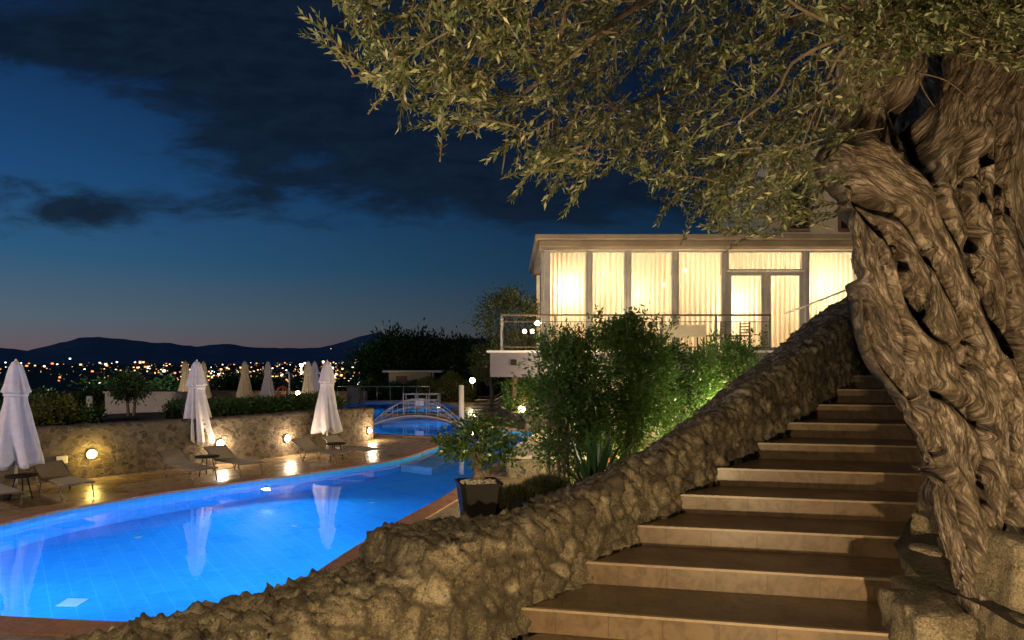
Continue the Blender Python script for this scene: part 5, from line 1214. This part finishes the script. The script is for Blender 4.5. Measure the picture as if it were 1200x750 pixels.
# ---------------------------------------------------------------- the town across the plain
ZP = -25
cols = [emat('town_warm', (1, .55, .20), 2.4, False), emat('town_white', (1, .82, .60), 4, False), emat('town_orange', (1, .30, .08), 2.2, False), emat('town_cool', (.7, .85, 1), 4, False), mat('town_house', (.30, .25, .2), rough=.9, nscale=.1), emat('town_dim', (1, .6, .3), .35, False)]
me = bpy.data.meshes.new('town'); V = []; F = []; MI = []
def tbox(x, y, z, sx_, sy, sz, mi):
    k = len(V); V.extend([(x+a*sx_/2, y+c*sy/2, z+d*sz) for d in (0, 1) for a, c in ((-1, -1), (1, -1), (1, 1), (-1, 1))]); F.extend([tuple(i+k for i in q) for q in ((4, 5, 6, 7), (0, 1, 5, 4), (1, 2, 6, 5), (2, 3, 7, 6), (3, 0, 4, 7), (3, 2, 1, 0))]); MI.extend([mi]*6)
rt = random.Random(21)
def dist_u():
    while True:
        u = rt.uniform(-160, 700); w_ = .10+math.exp(-((u-290)/75)**2)*.9+.75*math.exp(-((u-395)/35)**2)+.2*math.exp(-((u-180)/60)**2)
        if rt.random() < w_: return u
for k in range(340):
    u = dist_u(); dv = min(31, max(2.2, rt.gauss(15, 7) if u > 200 else rt.gauss(8, 5))); D = 800*25/dv
    D = min(D, 5600); px = D/683; x = (u-600)/800*D; zt = ZP+(D/800)*rt.uniform(.3, 3.0); s = px*rt.choice([.45, .55, .7, .9, 1.4])
    mi = rt.choices([0, 1, 2, 3], [5, 3, 3, .7])[0]; tbox(x, D, zt, s*1.2, s, s, mi)
    if rt.random() < .4: tbox(x+rt.uniform(-5, 5)*px, D+6*px, ZP-1, px*rt.uniform(3, 8), 2*px, px*rt.uniform(1.5, 3.4), 4)
for k in range(330):     # dimmer lit windows
    u = dist_u() if k % 3 else rt.uniform(-160, 520); dv = min(34, max(2.0, rt.gauss(14, 8))); D = min(800*25/dv, 5600); px = D/683; tbox((u-600)/800*D, D, ZP+(D/800)*rt.uniform(.3, 2.5), px*.7, px*.4, px*.5, 5)
for k in range(60):      # villages on the hill foot
    u = rt.gauss(452, 16); D = 6800; v = rt.choice([409, 411, 412, 418, 421, 424])+rt.uniform(-1, 1); px = D/683; tbox((u-600)/800*D, D-200, (424-v)/800*D, px*.6, px*.4, px*.5, rt.choice([0, 1]))
for u, v, s, mi in [(52, 430, 1.3, 1), (41, 429, 1.1, 0), (124, 428, 1.8, 1), (137, 425, 1.2, 1), (82, 421, 1.2, 1), (70, 443, 1.5, 2), (69, 447, 1.3, 2), (104, 449, 1.5, 0), (117, 450, 1.4, 1), (131, 448, 1.3, 1), (174, 432, 2.4, 1), (192, 436, 2.2, 1), (181, 438, 1.6, 0), (205, 438, 1.6, 2), (266, 432, 1.6, 0), (483, 428, 1.5, 3), (471, 434, 1.2, 0),
                    (400, 441, 2.0, 0), (392, 443, 1.8, 0), (405, 443, 1.6, 2), (248, 443, 1.6, 0), (262, 444, 1.6, 0), (278, 439, 1.8, 0), (270, 447, 1.4, 3)]:
    D = 800*25/max(v-424, 5); D = min(D, 3000); px = D/683; tbox((u-600)/800*D, D, (424-v)/800*D, s*px, px, s*px, mi)
for u0, u1, v, mi in [(238, 268, 441.5, 0), (300, 330, 441.5, 0), (388, 408, 443.6, 0), (345, 380, 443, 4), (60, 140, 447, 4)]:
    D = 800*25/(v-424); px = D/683; tbox(((u0+u1)/2-600)/800*D, D, ZP, (u1-u0)/800*D, px, px*.8, mi)
me.from_pydata(V, [], F); [me.materials.append(c) for c in cols]; me.polygons.foreach_set('material_index', MI); me.update()
tag(link('town', me), 'distant town of small warm lights across the plain', 'town', kind='stuff')
# floodlight mast
D = 300; t = empty('floodlight_mast', ((353-600)/800*D, D, -24), 'tall floodlight mast shining brightest over the town', 'floodlight')
MB().tube([(0, 0, 0), (0, 0, 22.3)], .35, 8).build('mast', M['steel'], t); MB().lathe([(.0, -.75), (.55, -.5), (.75, 0), (.55, .5), (0, .75)], (0, 0, 22.5), 12).build('lamp_head', emat('floodlight', (1, .95, .85), 40, False), t)
lamp((-92, 296, -2), 26000, (1, .88, .6), .5, 'floodlight_light'); lamp((-70, 115, -4), 5000, (.9, 1, .6), .5, 'plain_fill_light'); lamp((-40, 70, 2), 1500, (.9, 1, .7), .5, 'plain_fill_light'); lamp((-120, 190, -6), 60000, (.9, 1, .6), .5, 'plain_fill_light')  # lamps over the plain have no fixture, added to lift its darkness
# trees in the plain
rt = random.Random(5)
tr_n = 0
for k in range(34):
    u = rt.uniform(-120, 560); D = rt.choice([62, 75, 90, 110, 140]); x = (u-600)/800*D; zz = terr(x, D); h = rt.uniform(3.5, 5.5) if D < 100 else rt.uniform(5, 8)
    top_v = 424-(zz+h)/D*800
    if top_v < 441: h = max(2.5, (424-443)/800*D-zz)
    pos = 'left of the first parasol' if u < 0 else ('over the left stretch of wall' if u < 200 else ('behind the distant parasols' if u < 400 else 'behind the pool hut'))
    sz = 'small' if h < 4 else ('middling' if h < 6 else 'large')
    tree('dark_tree', (x, D, zz), h, h*.55, f'{sz} dark tree in the unlit plain {pos}', 'tree', 'dark_leaf', 700, .55, 'dark trees scattered in the plain', seed=100+k, nclump=26, cz=.6)
